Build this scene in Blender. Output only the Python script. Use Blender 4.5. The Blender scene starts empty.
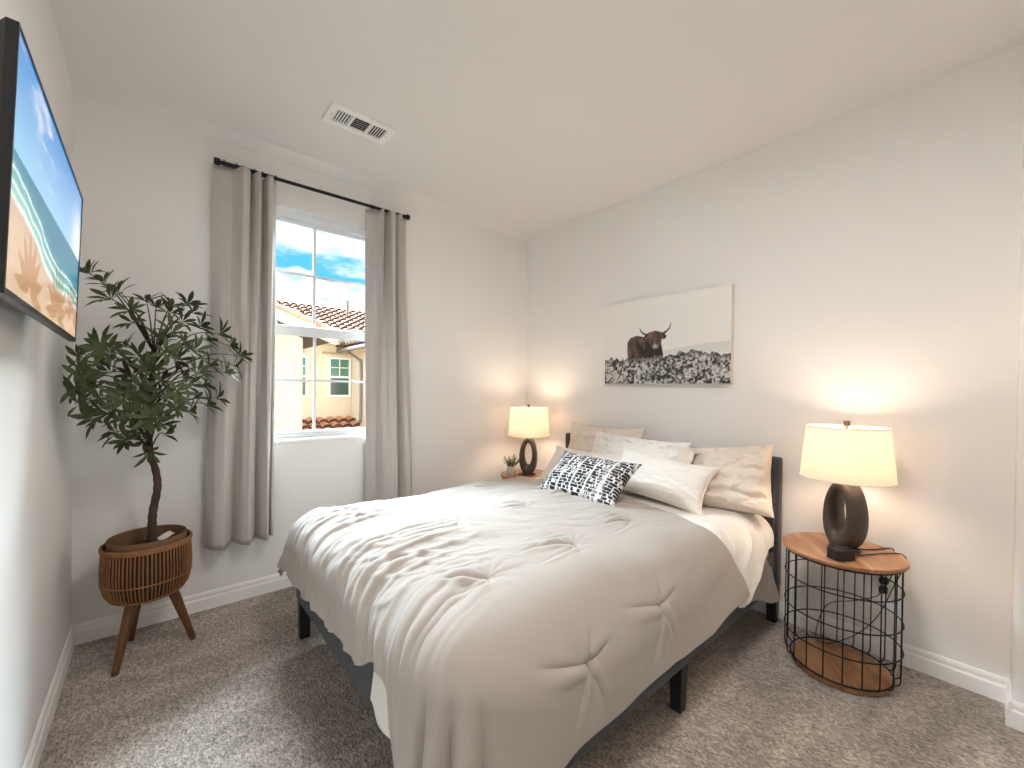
import bpy, bmesh, math, random
import numpy as np
from mathutils import Vector, Matrix
PI = math.pi
S = bpy.context.scene
COL = S.collection
random.seed(7)

# ------------------------------------------------------------------ camera
cd = bpy.data.cameras.new('camera'); cam = bpy.data.objects.new('camera', cd); COL.objects.link(cam)
cd.sensor_fit = 'HORIZONTAL'; cd.sensor_width = 36.0; cd.lens = 36.0 * 414.854 / 1024
cd.shift_y = 8.733 / 1024; cd.clip_start = 0.02; cd.clip_end = 500
_r = Vector((0.75753, -0.65269, 0.01190)); _u = Vector((-0.00307, 0.01466, 0.99989)); _f = Vector((0.65279, 0.75749, -0.00911))
cam.matrix_world = Matrix(((_r.x, _u.x, -_f.x, 0.30624), (_r.y, _u.y, -_f.y, -2.94756), (_r.z, _u.z, -_f.z, 1.29019), (0, 0, 0, 1)))
S.camera = cam
S.view_settings.view_transform = 'Standard'; S.view_settings.look = 'None'
S.view_settings.exposure = 0.84; S.view_settings.gamma = 1.0; S.view_settings.use_curve_mapping = False
S.cycles.use_denoising = True
S.cycles.max_bounces = 10; S.cycles.diffuse_bounces = 8; S.cycles.transparent_max_bounces = 12
S.cycles.caustics_reflective = False; S.cycles.caustics_refractive = False
S.cycles.sample_clamp_indirect = 6.0

# ------------------------------------------------------------------ light settings
SKY_FILL = 74.0     # radiance of an unseen sky band, added to light the room through the window
BACK_SKY = 2.0       # radiance of the sky on the other side of the house
CEILING_FILL_WATT = 12.0   # added ceiling fitting, out of view, that fills the room with light
LAMP_WATT = 5.6

world = bpy.data.worlds.new('sky'); S.world = world; world.use_nodes = True
wn, wl = world.node_tree.nodes, world.node_tree.links
wn.clear()
def wnode(t, **k):
    n = wn.new(t)
    for a, v in k.items(): setattr(n, a, v)
    return n
def wmath(op, a, b=None):
    n = wnode('ShaderNodeMath', operation=op)
    for i, v in enumerate((a, b)):
        if v is None: continue
        if isinstance(v, (int, float)): n.inputs[i].default_value = v
        else: wl.new(v, n.inputs[i])
    return n.outputs[0]
def wrange(v, a, b, c, d, smooth=True):
    n = wnode('ShaderNodeMapRange'); n.interpolation_type = 'SMOOTHSTEP' if smooth else 'LINEAR'
    wl.new(v, n.inputs[0])
    for i, x in enumerate((a, b, c, d)): n.inputs[i + 1].default_value = x
    return n.outputs[0]
tc = wnode('ShaderNodeTexCoord'); sep = wnode('ShaderNodeSeparateXYZ'); wl.new(tc.outputs['Generated'], sep.inputs[0])
mp = wnode('ShaderNodeMapping'); mp.inputs['Scale'].default_value = (1.0, 1.0, 3.2); wl.new(tc.outputs['Generated'], mp.inputs[0])
n1 = wnode('ShaderNodeTexNoise'); n1.inputs['Scale'].default_value = 6.0; n1.inputs['Detail'].default_value = 9; n1.inputs['Roughness'].default_value = .62
wl.new(mp.outputs[0], n1.inputs['Vector'])
n2 = wnode('ShaderNodeTexNoise'); n2.inputs['Scale'].default_value = 14.0; n2.inputs['Detail'].default_value = 8; n2.inputs['Roughness'].default_value = .6
wl.new(mp.outputs[0], n2.inputs['Vector'])
zz = wmath('ADD', sep.outputs['Z'], wmath('MULTIPLY', wmath('SUBTRACT', n1.outputs[0], .5), .16))
band = wmath('MULTIPLY', wrange(zz, .232, .246, 0, 1), wrange(zz, .256, .292, 1, 0))      # the blue gap between two cloud decks
wisps = wmath('MULTIPLY', wrange(n2.outputs[0], .47, .72, 0, .62), wrange(sep.outputs['Z'], .1, .25, .35, 1))
blue = wmath('MAXIMUM', band, wisps)
mixc = wnode('ShaderNodeMix', data_type='RGBA'); wl.new(blue, mixc.inputs[0])
mixc.inputs[6].default_value = (.76, .79, .79, 1); mixc.inputs[7].default_value = (.085, .40, .66, 1)
hi = wmath('MULTIPLY', wmath('MULTIPLY', wrange(sep.outputs['Z'], .41, .48, 0, SKY_FILL), wrange(sep.outputs['Z'], .68, .88, 1, 0)), wrange(sep.outputs['Y'], .1, .4, 0, 1))  # added bright band above the visible sky, aimed into the window
topsky = wrange(sep.outputs['Z'], .5, .8, 0, BACK_SKY - 1)
back = wrange(sep.outputs['Y'], -.2, .15, BACK_SKY, 1.0)
tot = wmath('MAXIMUM', back, wmath('ADD', topsky, 1.0))
bg = wnode('ShaderNodeBackground'); wl.new(mixc.outputs[2], bg.inputs[0]); wl.new(tot, bg.inputs[1])
wo = wnode('ShaderNodeOutputWorld'); bk = wnode('ShaderNodeBackground'); bk.inputs[0].default_value = (.68, .80, .90, 1); wl.new(hi, bk.inputs[1])
ad = wnode('ShaderNodeAddShader'); wl.new(bg.outputs[0], ad.inputs[0]); wl.new(bk.outputs[0], ad.inputs[1]); wl.new(ad.outputs[0], wo.inputs[0])
world.cycles.sampling_method = 'MANUAL'; world.cycles.sample_map_resolution = 512

# ------------------------------------------------------------------ helpers
def tag(o, label=None, cat=None, group=None, kind=None):
    if label: o['label'] = label
    if cat: o['category'] = cat
    if group: o['group'] = group
    if kind: o['kind'] = kind
    return o
def thing(name, label, cat, loc=(0, 0, 0), rot=(0, 0, 0), group=None):
    o = bpy.data.objects.new(name, None); COL.objects.link(o)
    o.location = loc; o.rotation_euler = rot; o.empty_display_size = .1
    return tag(o, label, cat, group)
class MB:
    """collects shapes; build() links them as one mesh object"""
    def __init__(s): s.v = []; s.f = []; s.c = None
    def add(s, v, f):
        n = len(s.v); s.v += [tuple(map(float, p)) for p in v]; s.f += [tuple(i + n for i in q) for q in f]; return s
    def box(s, a, b, M=None):
        (x0, y0, z0), (x1, y1, z1) = a, b
        v = [(x0, y0, z0), (x1, y0, z0), (x1, y1, z0), (x0, y1, z0), (x0, y0, z1), (x1, y0, z1), (x1, y1, z1), (x0, y1, z1)]
        if M is not None: v = [M @ Vector(p) for p in v]
        return s.add(v, [(0, 3, 2, 1), (4, 5, 6, 7), (0, 1, 5, 4), (1, 2, 6, 5), (2, 3, 7, 6), (3, 0, 4, 7)])
    def tube(s, pts, r, n=10, closed=False, cap=True):
        P = [Vector(p) for p in pts]; m = len(P); rr = r if hasattr(r, '__len__') else [r] * m
        rings = []; up = None
        for i in range(m):
            if closed: t = P[(i + 1) % m] - P[i - 1]
            else: t = P[min(i + 1, m - 1)] - P[max(i - 1, 0)]
            t.normalize()
            if up is None:
                a = Vector((0, 0, 1)) if abs(t.z) < .9 else Vector((1, 0, 0)); up = t.cross(a).normalized()
            else:
                up = (up - t * up.dot(t)).normalized()
            w = t.cross(up)
            rings.append([P[i] + (up * math.cos(2 * PI * k / n) + w * math.sin(2 * PI * k / n)) * rr[i] for k in range(n)])
        v = [q for ring in rings for q in ring]; f = []
        for i in range(m if closed else m - 1):
            j = (i + 1) % m
            for k in range(n): f.append((i * n + k, i * n + (k + 1) % n, j * n + (k + 1) % n, j * n + k))
        if cap and not closed: f.append(tuple(range(n))[::-1]); f.append(tuple((m - 1) * n + k for k in range(n)))
        return s.add(v, f)
    def lathe(s, prof, n=48, c=(0, 0), ell=(1, 1)):
        v = []; f = []; m = len(prof)
        for (r, z) in prof:
            for k in range(n): v.append((c[0] + ell[0] * r * math.cos(2 * PI * k / n), c[1] + ell[1] * r * math.sin(2 * PI * k / n), z))
        for i in range(m - 1):
            for k in range(n): f.append((i * n + k, i * n + (k + 1) % n, (i + 1) * n + (k + 1) % n, (i + 1) * n + k))
        if prof[0][0] > 1e-6: f.append(tuple(range(n))[::-1])
        if prof[-1][0] > 1e-6: f.append(tuple((m - 1) * n + k for k in range(n)))
        return s.add(v, f)
    def grid(s, X, Y, Z, closeu=False):
        a, b = X.shape; n0 = np.stack([X, Y, Z], -1).reshape(-1, 3); f = []
        for i in range(a if closeu else a - 1):
            i2 = (i + 1) % a
            for j in range(b - 1): f.append((i * b + j, i * b + j + 1, i2 * b + j + 1, i2 * b + j))
        return s.add(n0.tolist(), f)
    def build(s, name, mat, parent=None, smooth=None, bevel=0, seg=2, sub=0, solid=0, offset=-1, loc=None):
        me = bpy.data.meshes.new(name); me.from_pydata(s.v, [], s.f); me.update()
        if mat: me.materials.append(mat)
        o = bpy.data.objects.new(name, me); COL.objects.link(o)
        if parent: o.parent = parent
        if loc: o.location = loc
        if smooth is not None:
            me.polygons.foreach_set('use_smooth', [True] * len(me.polygons))
            if smooth < 180: 
                bm = bmesh.new(); bm.from_mesh(me)
                for e in bm.edges:
                    if len(e.link_faces) == 2 and e.calc_face_angle(0) > math.radians(smooth): e.smooth = False
                bm.to_mesh(me); bm.free()
        if solid:
            m = o.modifiers.new('solid', 'SOLIDIFY'); m.thickness = solid; m.offset = offset
        if bevel:
            m = o.modifiers.new('bevel', 'BEVEL'); m.width = bevel; m.segments = seg; m.limit_method = 'ANGLE'; m.angle_limit = math.radians(40); m.harden_normals = False
        if sub:
            m = o.modifiers.new('sub', 'SUBSURF'); m.levels = sub; m.render_levels = sub
        return o
def struct(name, mb, mat, parent=None, **k):
    o = mb.build(name, mat, parent, **k)
    if parent is None: o['kind'] = 'structure'
    return o
def dup(root, loc=None, rot=None):
    r = root.copy(); COL.objects.link(r)
    if loc is not None: r.location = loc
    if rot is not None: r.rotation_euler = rot
    for ch in list(root.children):
        c = ch.copy(); COL.objects.link(c); c.parent = r
        for g in ch.children:
            d = g.copy(); COL.objects.link(d); d.parent = c
    return r
def colour_attr(o, cols, name='print'):
    at = o.data.color_attributes.new(name, 'FLOAT_COLOR', 'POINT')
    a = np.ones((len(o.data.vertices), 4), np.float32); a[:, :3] = cols; at.data.foreach_set('color', a.ravel())

# numpy noise
_rs = np.random.RandomState(3); _T = _rs.rand(512, 512)
def vnoise(x, y):
    x = np.asarray(x, float); y = np.asarray(y, float)
    xi = np.floor(x).astype(int); yi = np.floor(y).astype(int); u = x - xi; v = y - yi
    u = u * u * u * (u * (6 * u - 15) + 10); v = v * v * v * (v * (6 * v - 15) + 10)
    g = lambda a, b: _T[a % 512, b % 512]
    return (g(xi, yi) * (1 - u) + g(xi + 1, yi) * u) * (1 - v) + (g(xi, yi + 1) * (1 - u) + g(xi + 1, yi + 1) * u) * v
def fbm(x, y, o=4):
    s = 0; a = .5; t = 0
    for i in range(o): s = s + a * vnoise(x * 2 ** i + 17.3 * i, y * 2 ** i + 9.1 * i); t += a; a *= .5
    return s / t
def sstep(a, b, x):
    t = np.clip((x - a) / (b - a), 0, 1); return t * t * (3 - 2 * t)
def bump_(x, s): return np.exp(-(x / s) ** 2)

# ------------------------------------------------------------------ materials
def srgb(r, g, b):
    f = lambda c: (c / 255 / 12.92) if c / 255 <= .04045 else ((c / 255 + .055) / 1.055) ** 2.4
    return (f(r), f(g), f(b), 1)
def mat(name, col, rough=.6, var=.0, vscale=8, bump=0, bscale=60, metal=0, spec=.4, sheen=0, stretch=(1, 1, 1), col2=None, detail=6, trans=0):
    m = bpy.data.materials.new(name); m.use_nodes = True
    N, L = m.node_tree.nodes, m.node_tree.links; p = N['Principled BSDF']
    p.inputs['Base Color'].default_value = col; p.inputs['Roughness'].default_value = rough
    p.inputs['Metallic'].default_value = metal; p.inputs['Specular IOR Level'].default_value = spec
    if sheen: p.inputs['Sheen Weight'].default_value = sheen; p.inputs['Sheen Roughness'].default_value = .5
    t = N.new('ShaderNodeTexCoord'); mpn = N.new('ShaderNodeMapping'); mpn.inputs['Scale'].default_value = stretch
    L.new(t.outputs['Object'], mpn.inputs[0])
    if var or col2:
        n = N.new('ShaderNodeTexNoise'); n.inputs['Scale'].default_value = vscale; n.inputs['Detail'].default_value = detail
        L.new(mpn.outputs[0], n.inputs['Vector'])
        r = N.new('ShaderNodeMapRange'); r.inputs[1].default_value = .3; r.inputs[2].default_value = .7; L.new(n.outputs[0], r.inputs[0])
        mx = N.new('ShaderNodeMix'); mx.data_type = 'RGBA'; L.new(r.outputs[0], mx.inputs[0])
        c2 = col2 or tuple(c * (1 - var) for c in col[:3]) + (1,)
        mx.inputs[6].default_value = c2; mx.inputs[7].default_value = col
        L.new(mx.outputs[2], p.inputs['Base Color'])
    if bump:
        n = N.new('ShaderNodeTexNoise'); n.inputs['Scale'].default_value = bscale; n.inputs['Detail'].default_value = 3
        L.new(mpn.outputs[0], n.inputs['Vector'])
        b = N.new('ShaderNodeBump'); b.inputs['Strength'].default_value = bump; b.inputs['Distance'].default_value = .004
        L.new(n.outputs[0], b.inputs['Height']); L.new(b.outputs[0], p.inputs['Normal'])
    return m
def mat_print(name, rough=.5, emit=0.0):
    m = bpy.data.materials.new(name); m.use_nodes = True
    N, L = m.node_tree.nodes, m.node_tree.links; p = N['Principled BSDF']
    a = N.new('ShaderNodeVertexColor'); a.layer_name = 'print'
    p.inputs['Roughness'].default_value = rough
    if emit:
        p.inputs['Base Color'].default_value = (.01, .01, .01, 1); L.new(a.outputs[0], p.inputs['Emission Color']); p.inputs['Emission Strength'].default_value = emit
    else: L.new(a.outputs[0], p.inputs['Base Color'])
    return m
def mat_wood(name, c1, c2, c3, scale=(2, 22, 22), rough=.4):
    m = bpy.data.materials.new(name); m.use_nodes = True
    N, L = m.node_tree.nodes, m.node_tree.links; p = N['Principled BSDF']; p.inputs['Roughness'].default_value = rough
    t = N.new('ShaderNodeTexCoord'); mpn = N.new('ShaderNodeMapping'); mpn.inputs['Scale'].default_value = scale; L.new(t.outputs['Object'], mpn.inputs[0])
    n = N.new('ShaderNodeTexNoise'); n.inputs['Scale'].default_value = 1.6; n.inputs['Detail'].default_value = 8; n.inputs['Distortion'].default_value = 1.2
    L.new(mpn.outputs[0], n.inputs['Vector'])
    r = N.new('ShaderNodeValToRGB'); e = r.color_ramp.elements
    e[0].position = .3; e[0].color = c1; e[1].position = .72; e[1].color = c3; k = e.new(.5); k.color = c2
    L.new(n.outputs[0], r.inputs[0]); L.new(r.outputs[0], p.inputs['Base Color'])
    return m

M = {}
M['wall'] = mat('wall_paint', srgb(238, 237, 235), .85, bump=.10, bscale=160, spec=.15)
M['ceiling'] = mat('ceiling_paint', srgb(234, 232, 229), .9, bump=.08, bscale=140, spec=.1)
M['trim'] = mat('trim_paint', srgb(247, 246, 244), .45, spec=.35)
M['vinyl'] = mat('window_vinyl', srgb(236, 240, 242), .35)
M['duvet'] = mat('duvet_cotton', srgb(175, 167, 159), .85, var=.03, vscale=5, bump=.12, bscale=420, sheen=.15, spec=.15)
M['sheet'] = mat('sheet_cotton', srgb(222, 215, 207), .85, bump=.1, bscale=380, sheen=.1, spec=.15)
M['white_cotton'] = mat('white_cotton', srgb(232, 229, 224), .85, bump=.12, bscale=300, sheen=.1, spec=.15)
M['beige_cotton'] = mat('beige_cotton', srgb(224, 212, 199), .85, bump=.12, bscale=300, sheen=.1, spec=.15)
M['cream_knit'] = mat('cream_boucle', srgb(242, 236, 228), .95, var=.06, vscale=90, bump=.6, bscale=120, sheen=.2, spec=.1)
M['curtain'] = mat('curtain_linen', srgb(198, 193, 188), .9, var=.05, vscale=30, bump=.25, bscale=260, stretch=(1, 1, .4), sheen=.15, spec=.12)
M['lining'] = mat('curtain_lining', srgb(238, 236, 232), .9, bump=.2, bscale=200, spec=.12)
M['black_metal'] = mat('black_metal', (.012, .012, .013, 1), .45, metal=.3, var=.2, vscale=20)
M['black_plastic'] = mat('black_plastic', (.014, .014, .016, 1), .35, var=.1)
M['frame'] = mat('charcoal_upholstery', srgb(74, 76, 80), .85, var=.12, vscale=60, bump=.4, bscale=300, sheen=.15, spec=.2)
M['leg_black'] = mat('black_leg', (.014, .014, .015, 1), .5, var=.1)
M['bronze'] = mat('dark_bronze_ceramic', srgb(72, 62, 53), .45, var=.25, vscale=18, bump=.08, bscale=40, spec=.5)
M['brass'] = mat('aged_brass', srgb(138, 118, 88), .4, metal=.8, var=.1)
M['basket'] = mat('rattan', srgb(158, 110, 70), .6, var=.3, vscale=30, bump=.3, bscale=90)
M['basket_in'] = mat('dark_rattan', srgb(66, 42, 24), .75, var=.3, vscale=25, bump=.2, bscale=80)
M['plant_leg'] = mat_wood('walnut_leg', srgb(72, 46, 24), srgb(96, 62, 34), srgb(118, 78, 44), (20, 20, 2))
M['trunk'] = mat('bark', srgb(78, 62, 50), .9, var=.35, vscale=40, bump=.5, bscale=60, stretch=(1, 1, .3))
M['soil'] = mat('moss_soil', srgb(92, 64, 40), .95, var=.5, vscale=40, bump=1, bscale=60)
M['paper'] = mat('paper', srgb(232, 226, 216), .8, var=.04)
M['ceramic'] = mat('white_ceramic', srgb(224, 220, 214), .5, var=.05, vscale=12)
M['plastic_white'] = mat('white_plastic', srgb(236, 234, 230), .4, var=.02)
M['tile_dark'] = mat('vent_dark', (.03, .03, .03, 1), .8, var=.1)
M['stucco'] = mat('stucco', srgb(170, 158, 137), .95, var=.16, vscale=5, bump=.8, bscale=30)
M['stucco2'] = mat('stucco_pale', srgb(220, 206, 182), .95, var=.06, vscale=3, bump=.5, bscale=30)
M['fascia'] = mat('fascia_paint', srgb(214, 198, 170), .7, var=.05)
M['eave'] = mat('eave_wood', srgb(84, 60, 46), .8, var=.2, vscale=3)
M['gutter'] = mat('gutter_metal', srgb(118, 110, 104), .5, var=.08)
M['clay'] = mat('clay_tile', srgb(212, 150, 120), .9, col2=srgb(166, 106, 82), vscale=6, bump=.3, bscale=40)
M['clay2'] = mat('clay_tile_pale', srgb(164, 116, 92), .9, col2=srgb(128, 86, 66), vscale=2.5, bump=.3, bscale=40)
M['pane_green'] = mat('green_window_glass', srgb(84, 134, 116), .15, var=.25, vscale=2.5, spec=.8)
M['pane_dark'] = mat('dark_window_glass', srgb(70, 92, 84), .15, var=.4, vscale=4, spec=.8)

# carpet
def carpet():
    m = bpy.data.materials.new('carpet'); m.use_nodes = True
    N, L = m.node_tree.nodes, m.node_tree.links; p = N['Principled BSDF']
    p.inputs['Roughness'].default_value = .97; p.inputs['Specular IOR Level'].default_value = .08
    p.inputs['Sheen Weight'].default_value = .2
    t = N.new('ShaderNodeTexCoord')
    def noise(sc, det, st=(1, 1, 1), rot=0, dist=0):
        q = N.new('ShaderNodeMapping'); q.inputs['Scale'].default_value = st; q.inputs['Rotation'].default_value = (0, 0, rot); L.new(t.outputs['Object'], q.inputs[0])
        n = N.new('ShaderNodeTexNoise'); n.inputs['Scale'].default_value = sc; n.inputs['Detail'].default_value = det; n.inputs['Distortion'].default_value = dist; L.new(q.outputs[0], n.inputs['Vector']); return n.outputs[0]
    fine = noise(150, 4, (1, .55, 1), .7, .6); mid = noise(60, 3, (1, .5, 1), .7, .8); big = noise(2.2, 3, (1, 3.2, 1), .45, .6)
    def ramp(v, a, b, c1, c2):
        r = N.new('ShaderNodeValToRGB'); e = r.color_ramp.elements; e[0].position = a; e[1].position = b; e[0].color = c1; e[1].color = c2; L.new(v, r.inputs[0]); return r.outputs[0]
    c = ramp(fine, .33, .66, srgb(142, 131, 121), srgb(222, 211, 200))
    c2 = ramp(mid, .35, .65, (.70, .69, .68, 1), (1.16, 1.16, 1.16, 1))
    c3 = ramp(big, .40, .62, (.80, .79, .775, 1), (1.08, 1.08, 1.08, 1))
    def mul(a, b):
        x = N.new('ShaderNodeMix'); x.data_type = 'RGBA'; x.blend_type = 'MULTIPLY'; x.inputs[0].default_value = 1; L.new(a, x.inputs[6]); L.new(b, x.inputs[7]); return x.outputs[2]
    L.new(mul(mul(c, c2), c3), p.inputs['Base Color'])
    ad = N.new('ShaderNodeMath'); ad.operation = 'ADD'; L.new(fine, ad.inputs[0]); L.new(mid, ad.inputs[1])
    b = N.new('ShaderNodeBump'); b.inputs['Strength'].default_value = .9; b.inputs['Distance'].default_value = .012; L.new(ad.outputs[0], b.inputs['Height']); L.new(b.outputs[0], p.inputs['Normal'])
    return m
M['carpet'] = carpet()
# window glass: clear, with a faint mirror reflection
def glass():
    m = bpy.data.materials.new('window_glass'); m.use_nodes = True
    N, L = m.node_tree.nodes, m.node_tree.links; N.clear()
    o = N.new('ShaderNodeOutputMaterial'); t = N.new('ShaderNodeBsdfTransparent'); g = N.new('ShaderNodeBsdfGlossy'); g.inputs['Roughness'].default_value = .02
    x = N.new('ShaderNodeMixShader'); f = N.new('ShaderNodeFresnel'); f.inputs[0].default_value = 1.2
    t.inputs[0].default_value = (.97, .985, .98, 1)
    L.new(f.outputs[0], x.inputs[0]); L.new(t.outputs[0], x.inputs[1]); L.new(g.outputs[0], x.inputs[2]); L.new(x.outputs[0], o.inputs[0])
    return m
M['glass'] = glass()
def shade_mat():
    m = bpy.data.materials.new('linen_shade'); m.use_nodes = True
    N, L = m.node_tree.nodes, m.node_tree.links; N.clear()
    o = N.new('ShaderNodeOutputMaterial'); d = N.new('ShaderNodeBsdfDiffuse'); t = N.new('ShaderNodeBsdfTranslucent'); x = N.new('ShaderNodeMixShader')
    tcn = N.new('ShaderNodeTexCoord'); n = N.new('ShaderNodeTexNoise'); n.inputs['Scale'].default_value = 160; L.new(tcn.outputs['Object'], n.inputs['Vector'])
    r = N.new('ShaderNodeMapRange'); r.inputs[3].default_value = .49; r.inputs[4].default_value = .56; L.new(n.outputs[0], r.inputs[0])
    d.inputs[0].default_value = srgb(240, 234, 226); t.inputs[0].default_value = srgb(246, 236, 222)
    L.new(r.outputs[0], x.inputs[0]); L.new(d.outputs[0], x.inputs[1]); L.new(t.outputs[0], x.inputs[2]); L.new(x.outputs[0], o.inputs[0])
    return m
M['shade'] = shade_mat()
M['screen'] = mat_print('tv_screen', .15, .54)
M['canvas'] = mat_print('canvas_print', .8)
M['woven'] = mat_print('woven_black_white', .95)
M['leaf'] = mat('leaf', srgb(84, 96, 54), .55, col2=srgb(50, 62, 38), vscale=7, spec=.45)
M['leaf_small'] = mat('small_leaf', srgb(92, 100, 52), .6, col2=srgb(58, 66, 34), vscale=60)
M['wood_top'] = mat_wood('acacia_top', srgb(112, 76, 50), srgb(152, 108, 74), srgb(184, 140, 104), (2.2, 9, 9), .35)
M['bulb'] = bpy.data.materials.new('bulb_glow'); M['bulb'].use_nodes = True
_p = M['bulb'].node_tree.nodes['Principled BSDF']; _p.inputs['Emission Color'].default_value = (1, .72, .42, 1); _p.inputs['Emission Strength'].default_value = 2.0
M['diffuser'] = bpy.data.materials.new('fill_light_diffuser'); M['diffuser'].use_nodes = True
_p = M['diffuser'].node_tree.nodes['Principled BSDF']; _p.inputs['Emission Color'].default_value = (1, .93, .84, 1); _p.inputs['Emission Strength'].default_value = 3.0  # glowing cover of the added ceiling light

# ------------------------------------------------------------------ the room
W, H, YB = 3.015, 2.74, -4.3
XB, YBUMP = 2.84, -3.011
WX0, WX1, WZ0, WZ1 = .725, 1.56, .945, 2.432      # window opening
struct('floor', MB().add([(0, YB, 0), (W, YB, 0), (W, 0, 0), (0, 0, 0)], [(0, 1, 2, 3)]), M['carpet'])
cv = MB(); cv.add([(0, YB, H), (W, YB, H), (W, -.11, H), (0, -.11, H), (W, 0, H - .03), (0, 0, H - .03), (0, YB, H + .1), (W, YB, H + .1), (W, .15, H + .1), (0, .15, H + .1)], [(3, 2, 1, 0), (5, 4, 2, 3), (6, 7, 8, 9)])
struct('ceiling', cv, M['ceiling'])
struct('wall_left', MB().add([(0, YB, 0), (0, 0, 0), (0, 0, H), (0, YB, H)], [(0, 1, 2, 3)]), M['wall'])
struct('wall_right', MB().add([(W, YBUMP, 0), (W, 0, 0), (W, 0, H), (W, YBUMP, H)], [(3, 2, 1, 0)]), M['wall'])
T = .14
wb = MB()
for a, b in (((-.1, 0, 0), (WX0, T, H + .1)), ((WX1, 0, 0), (W + .1, T, H + .1)), ((WX0, 0, 0), (WX1, T, WZ0)), ((WX0, 0, WZ1), (WX1, T, H + .1))): wb.box(a, b)
struct('wall_window', wb, M['wall'])
bw = MB(); n = 8; rr = .02
prof = [(W, YBUMP)] + [(XB + rr - rr * math.sin(a), YBUMP - rr + rr * math.cos(a)) for a in np.linspace(0, PI / 2, n)] + [(XB, YB)]
for i in range(len(prof) - 1):
    (x0, y0), (x1, y1) = prof[i], prof[i + 1]; bw.add([(x0, y0, 0), (x1, y1, 0), (x1, y1, H), (x0, y0, H)], [(0, 1, 2, 3)])
struct('wall_corner', bw, M['wall'], smooth=40)
# rear wall with a doorway on its far side
db = MB()
for a, b in (((0, YB - .1, 0), (.9, YB, H)), ((1.75, YB - .1, 0), (W, YB, H)), ((.9, YB - .1, 2.04), (1.75, YB, H))): db.box(a, b)
struct('wall_back', db, M['wall'])
d1 = struct('door_1', MB().box((.93, YB - .07, .01), (1.72, YB - .03, 2.02)), M['trim'])
struct('door_knob', MB().lathe([(.0, .0), (.012, 0), (.012, .03), (.028, .04), (.03, .055), (.02, .068), (0, .07)], 20), M['brass'], d1, smooth=60)
k = d1.children[0]; k.rotation_euler = (-PI / 2, 0, 0); k.location = (1.66, YB - .03, .98)
# skirting: two-step profile
BH = .102
SP = [(0, 0), (.014, 0), (.014, .062), (.012, .068), (.009, .071), (.0095, .088), (.007, .096), (.004, BH), (0, BH)]
def skirt(name, p0, p1, nrm):
    mb = MB(); p0 = Vector(p0); p1 = Vector(p1); nn = Vector(nrm)
    v = [p + nn * a + Vector((0, 0, b)) for p in (p0, p1) for a, b in SP]; m = len(SP)
    f = [(i, i + 1, m + i + 1, m + i) for i in range(m - 1)] + [tuple(range(m)), tuple(range(m, 2 * m))[::-1]]
    struct(name, mb.add(v, f), M['trim'])
skirt('baseboard_left', (0, YB, 0), (0, 0, 0), (1, 0, 0))
skirt('baseboard_window', (0, 0, 0), (W, 0, 0), (0, -1, 0))
skirt('baseboard_right', (W, 0, 0), (W, YBUMP, 0), (-1, 0, 0))
skirt('baseboard_corner', (XB, YBUMP, 0), (XB, YB, 0), (-1, 0, 0))
skirt('baseboard_return', (W, YBUMP, 0), (XB - .014, YBUMP, 0), (0, 1, 0))
# window
wn1 = bpy.data.objects.new('window_1', None); COL.objects.link(wn1); wn1['kind'] = 'structure'
fy0, fy1 = .055, .11
fr = MB(); fw = .045
fr.box((WX0, fy0, WZ0), (WX0 + fw, fy1, WZ1)).box((WX1 - fw, fy0, WZ0), (WX1, fy1, WZ1)).box((WX0 + fw, fy0, WZ0), (WX1 - fw, fy1, WZ0 + .028)).box((WX0 + fw, fy0, WZ1 - fw), (WX1 - fw, fy1, WZ1))
fr.build('window_frame', M['vinyl'], wn1, bevel=.004)
ZR = 1.655
s1 = MB(); a0, a1 = WX0 + fw, WX1 - fw
def sash(mb, z0, z1, y0, y1, wd, bot, top):
    mb.box((a0, y0, z0), (a0 + wd, y1, z1)).box((a1 - wd, y0, z0), (a1, y1, z1)).box((a0 + wd, y0, z0), (a1 - wd, y1, z0 + bot)).box((a0 + wd, y0, z1 - top), (a1 - wd, y1, z1))
sash(s1, ZR - .02, WZ1 - fw, .088, .108, .018, .03, .02); s1.build('upper_sash', M['vinyl'], wn1, bevel=.003)
s2 = MB(); sash(s2, WZ0 + .028, ZR + .036, .06, .085, .026, .022, .066); lo = s2.build('lower_sash', M['vinyl'], wn1, bevel=.004)
xm = (WX0 + WX1) / 2 - .011
g = MB(); g.box((xm - .0085, .094, ZR), (xm + .0085, .103, WZ1 - fw)).box((a0, .0942, 2.032), (xm - .0085, .1028, 2.048)).box((xm + .0085, .0942, 2.032), (a1, .1028, 2.048)); g.build('grille', M['vinyl'], wn1)
g = MB(); g.box((xm - .0085, .068, WZ0 + .05), (xm + .0085, .077, ZR)).box((a0, .0682, 1.322), (xm - .0085, .0768, 1.338)).box((xm + .0085, .0682, 1.322), (a1, .0768, 1.338)); g.build('grille', M['vinyl'], wn1)
MB().box((a0 + .018, .097, ZR), (a1 - .018, .0995, WZ1 - fw - .02)).build('pane', M['glass'], wn1)
MB().box((a0 + .026, .071, WZ0 + .05), (a1 - .026, .0735, ZR - .02)).build('pane', M['glass'], wn1)
for lx in (a0 + .10, a1 - .12):
    l = MB(); l.box((lx - .035, .055, ZR + .036), (lx + .035, .08, ZR + .043)).box((lx - .012, .05, ZR + .043), (lx + .03, .066, ZR + .053)); l.build('sash_lock', M['vinyl'], wn1, bevel=.003)
struct('window_sill', MB().box((WX0 - .0, -.012, WZ0 - .018), (WX1, .06, WZ0 + .004)), M['trim'], wn1, bevel=.004)

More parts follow.
